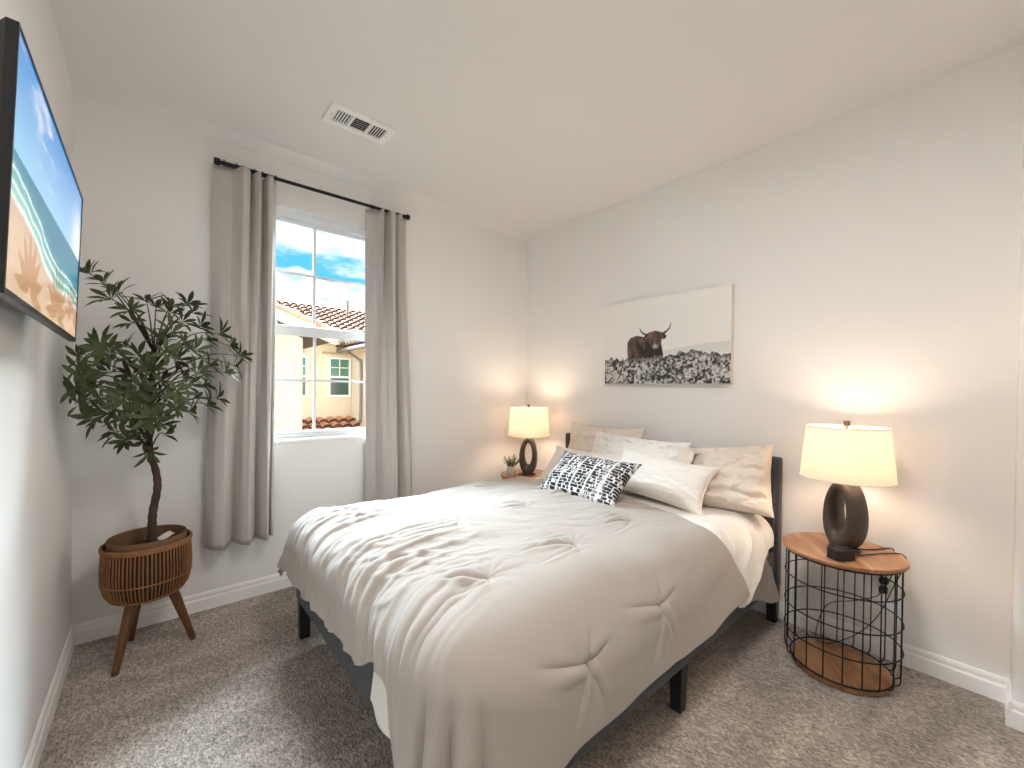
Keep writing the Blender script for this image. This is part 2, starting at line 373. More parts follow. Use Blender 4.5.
def area(name, loc, rot, sx, sy, watt, col=(1, 1, 1), portal=False, shape='RECTANGLE'):
    l = bpy.data.lights.new(name, 'AREA'); l.shape = shape; l.size = sx; l.size_y = sy; l.energy = watt; l.color = col
    o = bpy.data.objects.new(name, l); COL.objects.link(o); o.location = loc; o.rotation_euler = rot
    if portal: l.cycles.is_portal = True
    return o
area('window_daylight_portal', ((WX0 + WX1) / 2, T + .01, (WZ0 + WZ1) / 2), (-PI / 2, 0, 0), WX1 - WX0, WZ1 - WZ0, 1, portal=True)
# ceiling fitting added as fill light, unseen just above the frame
cl = thing('added_ceiling_light', 'added round flush ceiling light, out of view, filling the room with light', 'ceiling light', (1.15, -2.45, H))
MB().lathe([(.31, 0), (.31, -.03), (.295, -.035), (.0, -.035)], 48).build('rim', M['trim'], cl, smooth=40)
MB().lathe([(.29, -.036), (.28, -.055), (.22, -.075), (.12, -.086), (.0, -.09)], 48).build('diffuser', M['diffuser'], cl, smooth=60)
area('ceiling_fill_lamp', (1.15, -2.45, H - .10), (0, 0, 0), .58, .58, CEILING_FILL_WATT, (1, .96, .95), shape='DISK')

# ------------------------------------------------------------------ ceiling vent
vt = thing('ceiling_vent', 'white metal air vent with three louvred banks on the ceiling', 'vent', (1.157, -.652, H))
VW, VD = .345, .178
f = MB(); secs = [(-.13, -.05), (-.035, .045), (.06, .14)]; secs = [(-.138, -.054), (-.042, .042), (.054, .138)]
xs = [-VW / 2] + [x for s_ in secs for x in s_] + [VW / 2]
for i in range(0, 8, 2): f.box((xs[i], -VD / 2, -.012), (xs[i + 1], VD / 2, -.002))
for a, b in secs: f.box((a, -VD / 2, -.012), (b, -.055, -.002)).box((a, .055, -.012), (b, VD / 2, -.002))
f.build('vent_frame', M['trim'], vt)
f = MB().box((-VW / 2 + .01, -VD / 2 + .01, -.002), (VW / 2 - .01, VD / 2 - .01, -.0005)); f.build('duct_back', M['tile_dark'], vt)
for si, (a, b) in enumerate(secs):
    f = MB()
    if si != 1:
        for i in range(6):
            x = a + (i + .5) * (b - a) / 6; t = .6 if si == 0 else -.5
            Mx = Matrix.Translation((x, 0, -.007)) @ Matrix.Rotation(t, 4, 'Y'); f.box((-.0038, -.055, -.0006), (.0038, .055, .0006), Mx)
    else:
        for i in range(6):
            y = -.055 + (i + .5) * .11 / 6; Mx = Matrix.Translation((0, y, -.007)) @ Matrix.Rotation(.65, 4, 'X'); f.box((a, -.005, -.0006), (b, .005, .0006), Mx)
    f.build('louvre_bank', M['trim'], vt)
for sx in (-.15, .15): MB().lathe([(.0, -.0135), (.003, -.0135), (.003, -.012)], 10, (sx, 0)).build('screw', M['gutter'], vt)

# ------------------------------------------------------------------ curtains and rod
ROD_Y, ROD_Z = -.085, 2.548
rod = thing('curtain_rod', 'black metal curtain rod with square end caps above the window', 'curtain rod', (0, 0, 0))
MB().tube([(.60, ROD_Y, ROD_Z), (1.70, ROD_Y, ROD_Z + .010)], .0105, 14).build('rod', M['black_metal'], rod, smooth=50)
MB().tube([(.60, ROD_Y, ROD_Z), (.85, ROD_Y, ROD_Z + .002)], .0128, 14).build('sleeve', M['black_metal'], rod, smooth=50)
for x0, x1, zc in ((.553, .583, ROD_Z), (1.715, 1.742, ROD_Z + .010)):
    MB().tube([(x0, ROD_Y, zc), (x0 + .004, ROD_Y, zc), (x1 - .004, ROD_Y, zc), (x1, ROD_Y, zc)], [.015, .019, .019, .015], 16).build('end_cap', M['black_metal'], rod, smooth=40)
    xa = x1 if x0 < 1 else x0; xb = .60 if x0 < 1 else 1.70
    MB().tube([(xa, ROD_Y, zc), (xb, ROD_Y, zc)], .011, 12).build('neck', M['black_metal'], rod, smooth=50)
for xb in (.70, 1.62):
    b_ = MB().box((xb - .012, -.006, ROD_Z - .045), (xb + .012, -.0005, ROD_Z + .03)).box((xb - .006, ROD_Y - .005, ROD_Z - .022), (xb + .006, -.005, ROD_Z - .010)).box((xb - .006, ROD_Y - .016, ROD_Z - .022), (xb + .006, ROD_Y - .010, ROD_Z + .006))
    b_.build('bracket', M['black_metal'], rod)
def curtain(name, label, prof_t, prof_b, ztop, zbot, seed, rings):
    """prof: list of (x, y) fold points across the width, at the heading and at the hem"""
    t = thing(name, label, 'curtain', (0, 0, 0), group=None)
    nu, nv = 220, 60
    def smooth(pr):
        p = np.array(pr); d = np.r_[0, np.cumsum(np.hypot(*np.diff(p, axis=0).T))]; d /= d[-1]
        u = np.linspace(0, 1, nu); X = np.interp(u, d, p[:, 0]); Y = np.interp(u, d, p[:, 1])
        k = np.hanning(11); k /= k.sum(); pad = lambda a: np.convolve(np.pad(a, 5, mode='edge'), k, 'valid')
        return pad(X), pad(Y)
    Xt, Yt = smooth(prof_t); Xb, Yb = smooth(prof_b); v = np.linspace(0, 1, nv)
    e = sstep(0, 1, v)[None, :]
    X = Xt[:, None] * (1 - e) + Xb[:, None] * e; Y = Yt[:, None] * (1 - e) + Yb[:, None] * e
    U, V = np.meshgrid(np.linspace(0, 1, nu), v, indexing='ij')
    Y = np.minimum(-.095 + (Y + .095) * 1.4, -.022)
    Y = Y + .012 * (fbm(U * 9 + seed, V * 3.1, 3) - .5) * (.3 + V); X = X + .010 * (fbm(U * 7 + seed + 40, V * 2.6, 3) - .5) * (.3 + V)
    zt = ztop + .006 * np.sin(U * 30) * 0; Z = zt * (1 - V) + (zbot + .008 * (fbm(U * 5 + seed, V * 0, 2) - .5)) * V
    MB().grid(X, Y, Z).build('panel', M['curtain'], t, smooth=180, solid=.003, offset=0)
    for rx in rings:
        MB().tube([(rx, ROD_Y + .016 * math.cos(a), ROD_Z + .004 + .016 * math.sin(a)) for a in np.linspace(0, 2 * PI, 20, endpoint=False)], .0022, 6, closed=True).build('ring', M['black_metal'], t, smooth=180)
    # heading band stitched along the top of the panel
    Xh, Yh = Xt[:, None] + 0 * v[None, :6], Yt[:, None] + 0 * v[None, :6]
    return t
CLt = [(.552, -.062), (.60, -.075), (.645, -.078), (.668, -.10), (.690, -.135), (.722, -.115), (.735, -.07), (.752, -.105), (.772, -.128), (.785, -.085), (.80, -.06), (.815, -.115), (.835, -.12), (.852, -.085), (.872, -.05)]
CLb = [(.520, -.075), (.555, -.125), (.60, -.14), (.635, -.09), (.655, -.06), (.682, -.13), (.72, -.155), (.752, -.10), (.77, -.055), (.79, -.11), (.815, -.145), (.835, -.09), (.842, -.06), (.852, -.09), (.866, -.075)]
curtain('curtain', 'grey linen curtain hanging at the plant side of the window', CLt, CLb, 2.540, .378, 3, (.60, .66, .69, .75, .79, .86))
CRt = [(1.432, -.045), (1.47, -.06), (1.505, -.07), (1.53, -.115), (1.545, -.075), (1.56, -.055), (1.585, -.12), (1.61, -.125), (1.63, -.07), (1.645, -.10), (1.665, -.12), (1.685, -.07), (1.70, -.085), (1.735, -.06)]
CRb = [(1.432, -.075), (1.465, -.055), (1.50, -.05), (1.525, -.045), (1.545, -.10), (1.585, -.14), (1.64, -.135), (1.668, -.08), (1.69, -.055), (1.715, -.115), (1.745, -.13), (1.775, -.09), (1.80, -.07)]
curtain('curtain', 'grey linen curtain hanging at the bed side of the window', CRt, CRb, 2.552, .378, 9, (1.45, 1.47, 1.56, 1.61, 1.66, 1.70))

# ------------------------------------------------------------------ television
tv = thing('tv', 'black flat television on the wall showing a beach', 'television', (.107, -1.3465, 1.688))
tilt = math.atan2(.016, .50); tv.rotation_euler = (-math.radians(1.1), tilt, 0)
hw, hh = .4465, .247
tb = MB(); # body: thin edge, thicker chamfered back
zs = [(0.0, 1.0, 1.0), (-.012, 1.0, 1.0), (-.05, .93, .86)]
v = []
for x, a, b in zs: v += [(x, -hw * a, -hh * b), (x, hw * a, -hh * b), (x, hw * a, hh * b), (x, -hw * a, hh * b)]
fs = [(0, 1, 2, 3), (11, 10, 9, 8)]
for i in range(2):
    for k in range(4): fs.append((i * 4 + k, (i + 1) * 4 + k, (i + 1) * 4 + (k + 1) % 4, i * 4 + (k + 1) % 4))
tb.add(v, fs); tb.build('casing', M['black_plastic'], tv)
bz = MB(); b0 = .006
bz.box((0, -hw, -hh), (.004, hw, -hh + .012)).box((0, -hw, hh - b0), (.004, hw, hh)).box((0, -hw, -hh + .012), (.004, -hw + b0, hh - b0)).box((0, hw - b0, -hh + .012), (.004, hw, hh - b0))
bz.build('bezel', M['black_plastic'], tv)
nu, nv = 300, 170
U, V = np.meshgrid(np.linspace(0, 1, nu), np.linspace(0, 1, nv), indexing='ij')
o = MB().grid(0 * U + .002, -hw + b0 + U * (2 * hw - 2 * b0), -hh + .012 + V * (2 * hh - b0 - .012)).build('screen', M['screen'], tv)
def lin(*c): return np.array(srgb(*c)[:3])
def blend(A, B, t): return A * (1 - t[..., None]) + B * t[..., None]
C = blend(np.broadcast_to(lin(150, 205, 240), U.shape + (3,)), np.broadcast_to(lin(52, 142, 214), U.shape + (3,)), sstep(.5, 1, V))
C = blend(C, np.broadcast_to(lin(250, 252, 255), C.shape), bump_(V - .62, .22) * bump_(U - .93, .12))
cl_ = np.clip(fbm(U * 5 + V * 6, V * 14 - U * 5, 5) * 2.6 - 1.45, 0, 1) * sstep(.55, .7, V) * (1 - sstep(.35, .7, U))
C = blend(C, np.broadcast_to(lin(238, 244, 250), C.shape), cl_)
hor = .545
C = np.where((V < hor)[..., None], lin(58, 165, 172), C)
shore = .37 - .34 * U + .025 * np.sin(U * 9) + .03 * (fbm(U * 6, V * 2, 3) - .5) + .16 * U * U
dd = V - shore                           # above the waterline
C = np.where(((V < hor) & (dd > 0))[..., None], blend(np.broadcast_to(lin(120, 205, 195), C.shape), np.broadcast_to(lin(30, 128, 160), C.shape), sstep(0, .2, dd)), C)
foam = np.zeros_like(U)
for off, w_ in ((.0, .016), (.055, .010), (.11, .008)):
    foam = np.maximum(foam, np.clip(bump_(dd - off - .02 * (fbm(U * 14 + off * 90, V * 3, 3) - .5), w_) * (.55 + .9 * fbm(U * 20, V * 20 + off * 50, 3)), 0, 1))
foam *= (V < hor - .01)
sand = blend(np.broadcast_to(lin(228, 196, 164), C.shape), np.broadcast_to(lin(206, 182, 158), C.shape), sstep(-.1, 0, dd)) * (.94 + .12 * fbm(U * 60, V * 40, 3))[..., None]
C = np.where(((V < hor) & (dd <= 0))[..., None], sand, C)
C = blend(C, np.broadcast_to(lin(250, 250, 246), C.shape), foam)
fro = np.zeros_like(U)                   # frond shade printed on the sand of the picture
for (cx, cy, n_, r_) in ((.22, .06, 8, .26), (.60, .05, 9, .32), (.90, .12, 8, .30)):
    for k_ in range(n_):
        a = -.2 + k_ * (PI + .6) / n_; dx, dy = (U - cx) * 1.77, V - cy
        al = dx * math.cos(a) + dy * math.sin(a); pe = -dx * math.sin(a) + dy * math.cos(a)
        fro = np.maximum(fro, (al > .02) * (al < r_) * (np.abs(pe) < .030 * np.sin(PI * np.clip(al / r_, 0, 1)) + .002))
C = blend(C, C * np.array([.74, .58, .44]), fro * (V < .34))
colour_attr(o, C.reshape(-1, 3))
MB().box((-.098, -.12, -.10), (-.085, .12, .10)).box((-.088, -.05, -.14), (-.05, -.03, .14)).box((-.088, .03, -.14), (-.05, .05, .14)).build('wall_mount', M['black_metal'], tv)

# ------------------------------------------------------------------ canvas picture
pc = thing('canvas_picture', 'wide canvas print of a brown horned cow in misty shrubs above the bed', 'picture', (W, -1.43, 1.643))
PW, PH, PD = .467, .3035, .04
MB().box((-PD, -PW, -PH), (-.0005, PW, PH)).build('canvas_frame', mat('canvas_edge', srgb(214, 208, 200), .85, var=.03), pc)
nu, nv = 420, 270
U, V = np.meshgrid(np.linspace(0, 1, nu), np.linspace(0, 1, nv), indexing='ij')      # U runs towards the camera
o = MB().grid(0 * U - PD - .0008, PW - 2 * PW * U, -PH + 2 * PH * V).build('printed_front', M['canvas'], pc)
C = np.broadcast_to(lin(236, 235, 231), U.shape + (3,)) * (.97 + .05 * V)[..., None]
hill = .355 + .03 * fbm(U * 4 + 3, U * 0, 3) + .06 * sstep(.45, .85, U)
C = blend(C, np.broadcast_to(lin(214, 214, 210), C.shape), .8 * (V < hill) * (U > .42) * sstep(.2, .36, V))
def inpoly(poly):
    ins = np.zeros(U.shape, bool); n = len(poly)
    for i in range(n):
        (x0, y0), (x1, y1) = poly[i], poly[(i + 1) % n]
        c = ((y0 > V) != (y1 > V)) & (U < (x1 - x0) * (V - y0) / (y1 - y0 + 1e-12) + x0); ins ^= c
    return ins
def pxp(x, y):                           # crop pixel of the picture -> (u, v)
    px_, py_ = 590 + x / 5.906, 270 + y / 5.906
    d = _f + _r * ((px_ - 512) / 414.854) - _u * ((py_ - 384 - 8.733) / 414.854); q = cam.matrix_world.translation + d * ((W - PD - .30624) / d.x)
    return (PW - (q.y + 1.43)) / (2 * PW), (q.z - 1.643 + PH) / (2 * PH)
U0 = U
body = [pxp(*q) for q in ((228, 575), (220, 480), (222, 430), (240, 402), (275, 388), (320, 396), (350, 420), (420, 430), (432, 500), (425, 560), (400, 575), (330, 560), (260, 575))]
head = [pxp(*q) for q in ((325, 392), (345, 370), (385, 358), (420, 366), (446, 378), (440, 396), (424, 408), (418, 440), (400, 466), (372, 468), (352, 440), (338, 414))]
shade_ = fbm(U * 30, V * 12, 4)
bm_ = inpoly(body); hm_ = inpoly(head)
bc = blend(np.broadcast_to(lin(50, 42, 40), C.shape), np.broadcast_to(lin(122, 96, 88), C.shape), np.clip(shade_ * 1.8 - .5 + 1.6 * (V - .42) - .9 * np.clip((U - .30) * 8, 0, 1) * (V < .50), 0, 1))
C = np.where(bm_[..., None], bc, C)
hc = blend(np.broadcast_to(lin(60, 46, 44), C.shape), np.broadcast_to(lin(124, 100, 94), C.shape), np.clip(fbm(U * 60, V * 14, 3) * 1.6 - .3, 0, 1))
C = np.where(hm_[..., None], hc, C)
mx_, my_ = pxp(384, 450)
C = blend(C, np.broadcast_to(lin(190, 176, 170), C.shape), np.clip(1.5 * bump_(U - mx_, .02) * bump_(V - my_, .022) - .2, 0, 1))
def stroke(pts, w0, w1, col):
    global C
    pts = [pxp(*q) for q in pts]; m = len(pts)
    for i in range(m - 1):
        (x0, y0), (x1, y1) = pts[i], pts[i + 1]; dx, dy = (x1 - x0) * 1.54, y1 - y0; L2 = dx * dx + dy * dy
        t = np.clip((((U - x0) * 1.54) * dx + (V - y0) * dy) / L2, 0, 1); d = np.hypot((U - x0) * 1.54 - t * dx, V - y0 - t * dy)
        w = w0 + (w1 - w0) * (i + t) / (m - 1); C = np.where((d < w)[..., None], lin(*col), C)
stroke([(338, 384), (318, 378), (302, 364), (294, 344)], .013, .004, (62, 54, 52))
stroke([(430, 376), (452, 362), (470, 342), (480, 312)], .014, .004, (62, 54, 52))
stroke([(330, 392), (322, 402), (328, 412)], .014, .012, (58, 46, 44)); stroke([(440, 384), (446, 392), (436, 404)], .014, .010, (58, 46, 44))
bush = .30 + .10 * (fbm(U * 34, V * 5, 4) - .45) + .05 * bump_(U - .72, .13) - .03 * bump_(U - .36, .05) * 0
tex = fbm(U * 70 + 5, V * 44, 4); tex2 = fbm(U * 20, V * 14 + 9, 3)
tx = np.clip((tex - .5) * 3.2 + (tex2 - .5) * 1.6 + .50 - .9 * np.clip((.30 - V) * 0 + np.abs(V - bush + .02) * 0, 0, 1), 0, 1)
bc = blend(np.broadcast_to(lin(52, 50, 50), C.shape), np.broadcast_to(lin(206, 204, 200), C.shape), tx)
bc = blend(bc, np.broadcast_to(lin(60, 58, 58), C.shape), np.clip(.8 * bump_(V - bush + .015, .03), 0, 1) * (tex > .46))
C = np.where((V < bush)[..., None], bc, C)
colour_attr(o, C.reshape(-1, 3))

# ------------------------------------------------------------------ bed
bed = thing('bed_frame', 'charcoal upholstered bed frame on black legs', 'bed', (0, 0, 0))
# headboard: upright board with a top rail and horizontal channels
hb = MB(); HX0, HX1, HY0, HY1 = 2.925, 2.985, -2.182, -.598
hb.box((HX0, HY0, .20), (HX1, HY1, .925)); hbo = hb.build('headboard', M['frame'], bed, bevel=.012, seg=3)
ch = MB()
for z0, z1 in ((.22, .44), (.445, .66), (.665, .875), (.88, .918)): ch.box((HX0 - .012, HY0 + .02, z0), (HX0 + .01, HY1 - .02, z1))
ch.build('channel_panel', M['frame'], hbo, bevel=.008, seg=3)
RZ0, RZ1 = .195, .40
MB().box((.862, -2.11, RZ0), (.905, -.612, RZ1)).build('foot_rail', M['frame'], bed, bevel=.012, seg=3)
for y in (-2.165, -.655): MB().box((.95 if y < -1 else .90, y, RZ0), (2.93, y + .043, RZ1)).build('side_rail', M['frame'], bed, bevel=.010, seg=3)
def leg(x, y, sx=.05, sy=.05, h=RZ0 + .01):
    MB().add([(x - sx * .42, y - sy * .42, 0), (x + sx * .42, y - sy * .42, 0), (x + sx * .42, y + sy * .42, 0), (x - sx * .42, y + sy * .42, 0), (x - sx / 2, y - sy / 2, h), (x + sx / 2, y - sy / 2, h), (x + sx / 2, y + sy / 2, h), (x - sx / 2, y + sy / 2, h)],
             [(0, 3, 2, 1), (4, 5, 6, 7), (0, 1, 5, 4), (1, 2, 6, 5), (2, 3, 7, 6), (3, 0, 4, 7)]).build('leg', M['leg_black'], bed, bevel=.004)
for x, y in ((.895, -.645), (.945, -2.08), (1.92, -2.13), (1.92, -.645), (2.955, -2.15), (2.955, -.63)): leg(x, y, .055, .055)
slat = MB()
for i in range(12): slat.box((.95 + i * .165, -2.12, .30), (1.02 + i * .165, -.655, .32))
slat.build('slats', M['leg_black'], bed)
mt = MB().box((.925, -2.10, .325), (2.905, -.66, .585)).build('mattress', M['sheet'], None, bevel=.06, seg=5)
for p_ in mt.data.polygons: p_.use_smooth = True
tag(mt, 'mattress in a cream fitted sheet on the charcoal bed frame', 'mattress')

def drape(a_pts, b_pts, top_z, edges, R, flare, corner_p):
    """cloth over a box top: a_pts = x on the unrolled length, b_pts = y on the unrolled width (2-D arrays)"""
    xf, yn, yf = edges
    ea = np.clip(xf - a_pts, 0, None); en = np.clip(yn - b_pts, 0, None); ef = np.clip(b_pts - yf, 0, None)
    eb = en + ef; sg = np.where(en > 0, -1., 1.)
    cp = np.where(en > 0, corner_p[0], corner_p[1])
    d = (ea ** cp + eb ** cp + 1e-12) ** (1 / cp)
    dd_ = np.hypot(ea, eb) + 1e-9
    th = np.clip(d / R, 0, PI / 2); ext = np.clip(d - R * PI / 2, 0, None)
    out = R * np.sin(th) + ext * flare; drop = R * (1 - np.cos(th)) + ext * np.sqrt(1 - flare ** 2)
    X = np.maximum(a_pts, xf) - out * ea / dd_
    Y = np.clip(b_pts, yn, yf) + sg * out * eb / dd_
    return X, Y, top_z - drop, d
def normals(X, Y, Z):
    P = np.stack([X, Y, Z], -1); du = np.gradient(P, axis=0); dv = np.gradient(P, axis=1); n = np.cross(du, dv); n /= np.linalg.norm(n, axis=-1, keepdims=True) + 1e-12
    return n
# --- duvet
TUFT = [(1.10, -.90), (1.345, -1.375), (1.795, -1.358), (1.99, -.84), (1.56, -.88), (1.165, -1.84), (1.612, -1.835), (2.073, -1.795), (2.2, -1.33)]
na, nb = 440, 620
XF, YN, YF, RD = .965, -1.97, -.71, .145
Ahead, Lfoot, Lnear, Lfar = 2.42, .345, .470, .36
u = np.linspace(0, 1, na)[:, None]; w = np.linspace(0, 1, nb)[None, :]
B = (YN - Lnear - .03 * sstep(.5, 1, u)) + w * ((YF + Lfar) - (YN - Lnear - .03 * sstep(.5, 1, u)))
# head edge pulls back towards the foot at the near side, then runs down and forward again
nearex = np.clip(YN - B, 0, None)
head = Ahead - .05 * bump_(B + 1.35, .9) - .10 * sstep(-1.84, -2.08, B) + .16 * sstep(.16, .50, nearex)
head = head - .04 * sstep(-.9, -.6, B)
hem = XF - Lfoot + .030 * (fbm(B * 3.1 + 5, B * 0, 3) - .5) * 2 - .20 * sstep(-1.86, -2.06, B) + .075 * bump_(B + 1.77, .12)
A = head + u * (hem - head)
B = B - np.where(B < YN, (YN - B) / Lnear, 0) * (.03 * (fbm(A * 2.3 + 2, A * 0, 3) - .5) * 2 + .16 * sstep(1.25, .75, A))
cpn = 2.6
YN = -2.02 + .105 * sstep(.80, 1.25, A) * (1 - sstep(1.95, 2.30, A))
en_ = np.clip(YN - B, 0, None); wn_ = en_ / (en_ + np.clip(XF - A, 0, None) + .01)
RN = .15 + .105 * sstep(.80, 1.25, A) * (1 - sstep(1.95, 2.30, A))
X, Y, Z, D = drape(A, B, .650, (XF, YN, YF), RD + (RN - RD) * wn_, .10 + .30 * sstep(YF, YF + .2, B), (cpn, 3.2))
h = .030 * (fbm(A * 2.6, B * 2.6, 2) - .5) + .016 * np.cos(PI * np.clip((B + 1.33) / .68, -1, 1)) * (1 - sstep(.02, .34, D))
def topmask(): return 1 - sstep(.05, .25, D)
for i, (tx, ty) in enumerate(TUFT):
    dx, dy = A - tx, B - ty; r = np.hypot(dx, dy) + 1e-6; th = np.arctan2(dy, dx)
    h += -.012 * bump_(r, .020) + .006 * bump_(r - .12, .10) * (1 - bump_(r, .03))
    h += .0022 * np.cos(11 * th + 2 * np.sin(2 * th + i)) * bump_(r, .13) * (1 - bump_(r, .025))
    ln = (.25, .30, .22, .18, .20, .24, .27, .24, .2)[i]
    bend = dy + .035 * np.sin(np.clip(-dx / ln, 0, 1) * 2.6 + .4 * i) - .035 * math.sin(.4 * i)
    al = sstep(-ln, -ln * .25, dx) * (1 - sstep(-.005, .010, dx)); tp_ = sstep(.02, -.12, dx); h += al * (-.020 * bump_(bend, .0065) + tp_ * (.012 * bump_(bend - .024, .018) + .008 * bump_(bend + .022, .014)))
    for q_, (oy, am) in enumerate(((.055, .006), (.09, .005), (-.05, .004))):
        b2 = dy - oy - .05 * dx * (-1) ** q_; a2 = sstep(-ln * 1.1, -ln * .5, dx) * (1 - sstep(-.03, .05, dx)); h += a2 * am * (bump_(b2, .010) - .8 * bump_(b2 - .014, .008))
# pulled wrinkles: fine ones across the top of the far half, strong ones over the foot edge
c_ = B + .35 * np.clip(XF + .12 - A, 0, None) + .06 * (fbm(A * 4, B * 4, 3) - .5)
def ridges(f1, f2, sh, k): 
    n_ = vnoise(c_ * f1 + sh, A * f2 + sh * .7); return np.clip(1.06 - np.sqrt((2 * n_ - 1) ** 2 + .012), 0, 1) ** k
footenv = sstep(1.40, 1.04, A + .10 * (fbm(B * 5 + 3, A * 2, 2) - .5)) * sstep(YN - .08, YN + .16, B)
footenv *= 1 - .45 * sstep(.38, .5, XF - A + .12)
h += footenv * (.024 * (ridges(13, 1.8, 4.4, 1.5) - .5) + .012 * (ridges(26, 2.6, 8.1, 1.5) - .5) + .004 * (ridges(48, 4, 2.1, 1.3) - .5))
fine = topmask() * sstep(-2.0, -1.5, B + .25 * (fbm(A * 3, B * 3 + 7, 2) - .5))
ang = B * .9 + .45 * A
h += fine * (.017 * (fbm(ang * 15, (A - .4 * B) * 5, 4) - .5) + .015 * ((1 - np.abs(2 * vnoise(ang * 17 + 3 * fbm(A * 5, B * 5, 2), A * 4) - 1)) ** 2 - .4) * fbm(A * 3.3 + 8, B * 3.3, 2))
# big soft folds down the near corner, and two gathered tufts on the near side
e_ = XF - A
cor = sstep(-.05, .25, e_) * sstep(-1.78, -1.98, B)
tt = np.arctan2(np.clip(YN - B, 0, None) + .02, np.clip(XF - A, 0, None) + .02)
h += cor * .024 * np.cos(tt * 13 + 1.5 * fbm(A * 3, B * 3, 2)) * sstep(.12, .4, D)
near = sstep(.12, .36, YN - B) * sstep(1.0, 1.25, A)
for i, (tx, ty) in enumerate(((1.73, -2.215), (1.30, -2.245))):
    dx, dy = A - tx, B - ty; r = np.hypot(dx, dy) + 1e-6; th = np.arctan2(dy, dx)
    h += -.012 * bump_(r, .02) + .005 * bump_(r - .12, .1)
    for ang_, ln_, am in ((PI * .92, .26, .016), (-PI * .52, .20, .012), (-PI * .40, .18, .010), (PI * .08, .14, .012), (-PI * .68, .22, .008), (PI * .35, .12, .010)):
        al = dx * math.cos(ang_) + dy * math.sin(ang_); pe = -dx * math.sin(ang_) + dy * math.cos(ang_)
        en_ = sstep(0, .02, al) * (1 - sstep(ln_ * .35, ln_, al)); h += en_ * am * .75 * (-bump_(pe, .006 + .03 * al) + .7 * bump_(pe - .018 - .06 * al, .010 + .05 * al))
h += near * .012 * (fbm(A * 5 + 3, B * 3, 3) - .5)
for _ in range(4):
    hp = np.pad(h, 1, mode='edge'); h = (hp[1:-1, 1:-1] * 2 + hp[:-2, 1:-1] + hp[2:, 1:-1] + hp[1:-1, :-2] + hp[1:-1, 2:]) / 6
N_ = normals(X, Y, Z)
for _ in range(12):
    Np = np.pad(N_, ((1, 1), (1, 1), (0, 0)), mode='edge'); N_ = Np[1:-1, 1:-1] * 2 + Np[:-2, 1:-1] + Np[2:, 1:-1] + Np[1:-1, :-2] + Np[1:-1, 2:]; N_ /= np.linalg.norm(N_, axis=-1, keepdims=True)
sgn = np.sign(N_[na // 3, nb // 2, 2]); N_ *= sgn
X = X + N_[..., 0] * h; Y = Y + N_[..., 1] * h; Z = Z + N_[..., 2] * h
mb = MB().grid(X, Y, Z)
if sgn < 0: mb.f = [q[::-1] for q in mb.f]
dv = mb.build('duvet', M['duvet'], None, smooth=180, solid=.014, offset=-1)
tag(dv, 'puffy taupe tufted duvet spread over the bed', 'duvet')
# piped edge along the duvet's head end
e0 = [(X[0, j] , Y[0, j], Z[0, j] - .004) for j in range(0, nb, 3)]
MB().tube(e0, .004, 6).build('piping', M['duvet'], dv, smooth=180)

# --- top sheet: folded over at the head end and hanging down the near side
na2, nb2 = 120, 300
u = np.linspace(0, 1, na2)[:, None]; w = np.linspace(0, 1, nb2)[None, :]
YN2, YF2, R2 = -2.015, -.74, .13
Ln2 = .43 - .20 * sstep(.25, .95, u)
B = (YN2 - Ln2) + w * ((YF2 + .20) - (YN2 - Ln2)) + 0 * u
ex = np.clip(YN2 - B, 0, None)
foot_edge = 2.28 - .04 * bump_(B + 1.35, .9) - .10 * sstep(-1.80, -2.12, B) + .23 * sstep(.06, .42, ex)
head_edge = 2.87 - .04 * sstep(.05, .25, ex) - .20 * sstep(.15, .42, ex)
A = foot_edge + u * (head_edge - foot_edge)
X, Y, Z, D = drape(A, B, .622, (0, YN2, YF2), R2, .16, (2, 2))
sl = (A - 2.2)
h = .018 * (fbm(A * 5 + 9, B * 4, 3) - .5) + sstep(.03, .2, ex) * (.020 * ((1 - np.abs(2 * vnoise((A + .55 * ex) * 11 + 2 * fbm(A * 4, B * 4, 2), ex * 2.5) - 1)) ** 1.5 - .5) + .008 * (vnoise((A + .5 * ex) * 26, ex * 5) - .5)) - .024 * sstep(2.42, 2.32, A)
h += .040 * sstep(.04, .25, ex) * sstep(2.40, 2.56, A)
N_ = normals(X, Y, Z); sgn = np.sign(N_[na2 // 3, nb2 // 2, 2]); N_ *= sgn
X = X + N_[..., 0] * h; Y = Y + N_[..., 1] * h; Z = Z + N_[..., 2] * h
mb = MB().grid(X, Y, Z)
if sgn < 0: mb.f = [q[::-1] for q in mb.f]
sh = mb.build('top_sheet', M['white_cotton'], None, smooth=180, solid=.004, offset=-1)
tag(sh, 'pale cream top sheet turned back between pillows and duvet', 'sheet')
# --- thin beige blanket between sheet and mattress, its corner showing under the sheet
na3, nb3 = 90, 200
u = np.linspace(0, 1, na3)[:, None]; w = np.linspace(0, 1, nb3)[None, :]
B = (YN2 - .42) + w * (.42 + .9) + 0 * u
ex = np.clip(YN2 - B, 0, None)
A = 2.30 + .14 * sstep(.1, .47, ex) + u * (2.86 + .02 * sstep(.1, .4, ex) - 2.30 - .14 * sstep(.1, .47, ex))
B = B + np.where(ex > 0, ex / .42, 0) * -.10 * sstep(2.52, 2.86, A)
X, Y, Z, D = drape(A, B, .604, (0, YN2, 0), .12, .20, (2, 2))
h = .012 * (fbm(A * 5 + 2, B * 4, 3) - .5) + sstep(.05, .2, ex) * .014 * (vnoise(A * 9 + ex * 4, ex * 3) - .5)
N_ = normals(X, Y, Z); sgn = np.sign(N_[na3 // 3, nb3 - 20, 2]); N_ *= sgn
X = X + N_[..., 0] * h; Y = Y + N_[..., 1] * h; Z = Z + N_[..., 2] * h
mb = MB().grid(X, Y, Z)
if sgn < 0: mb.f = [q[::-1] for q in mb.f]
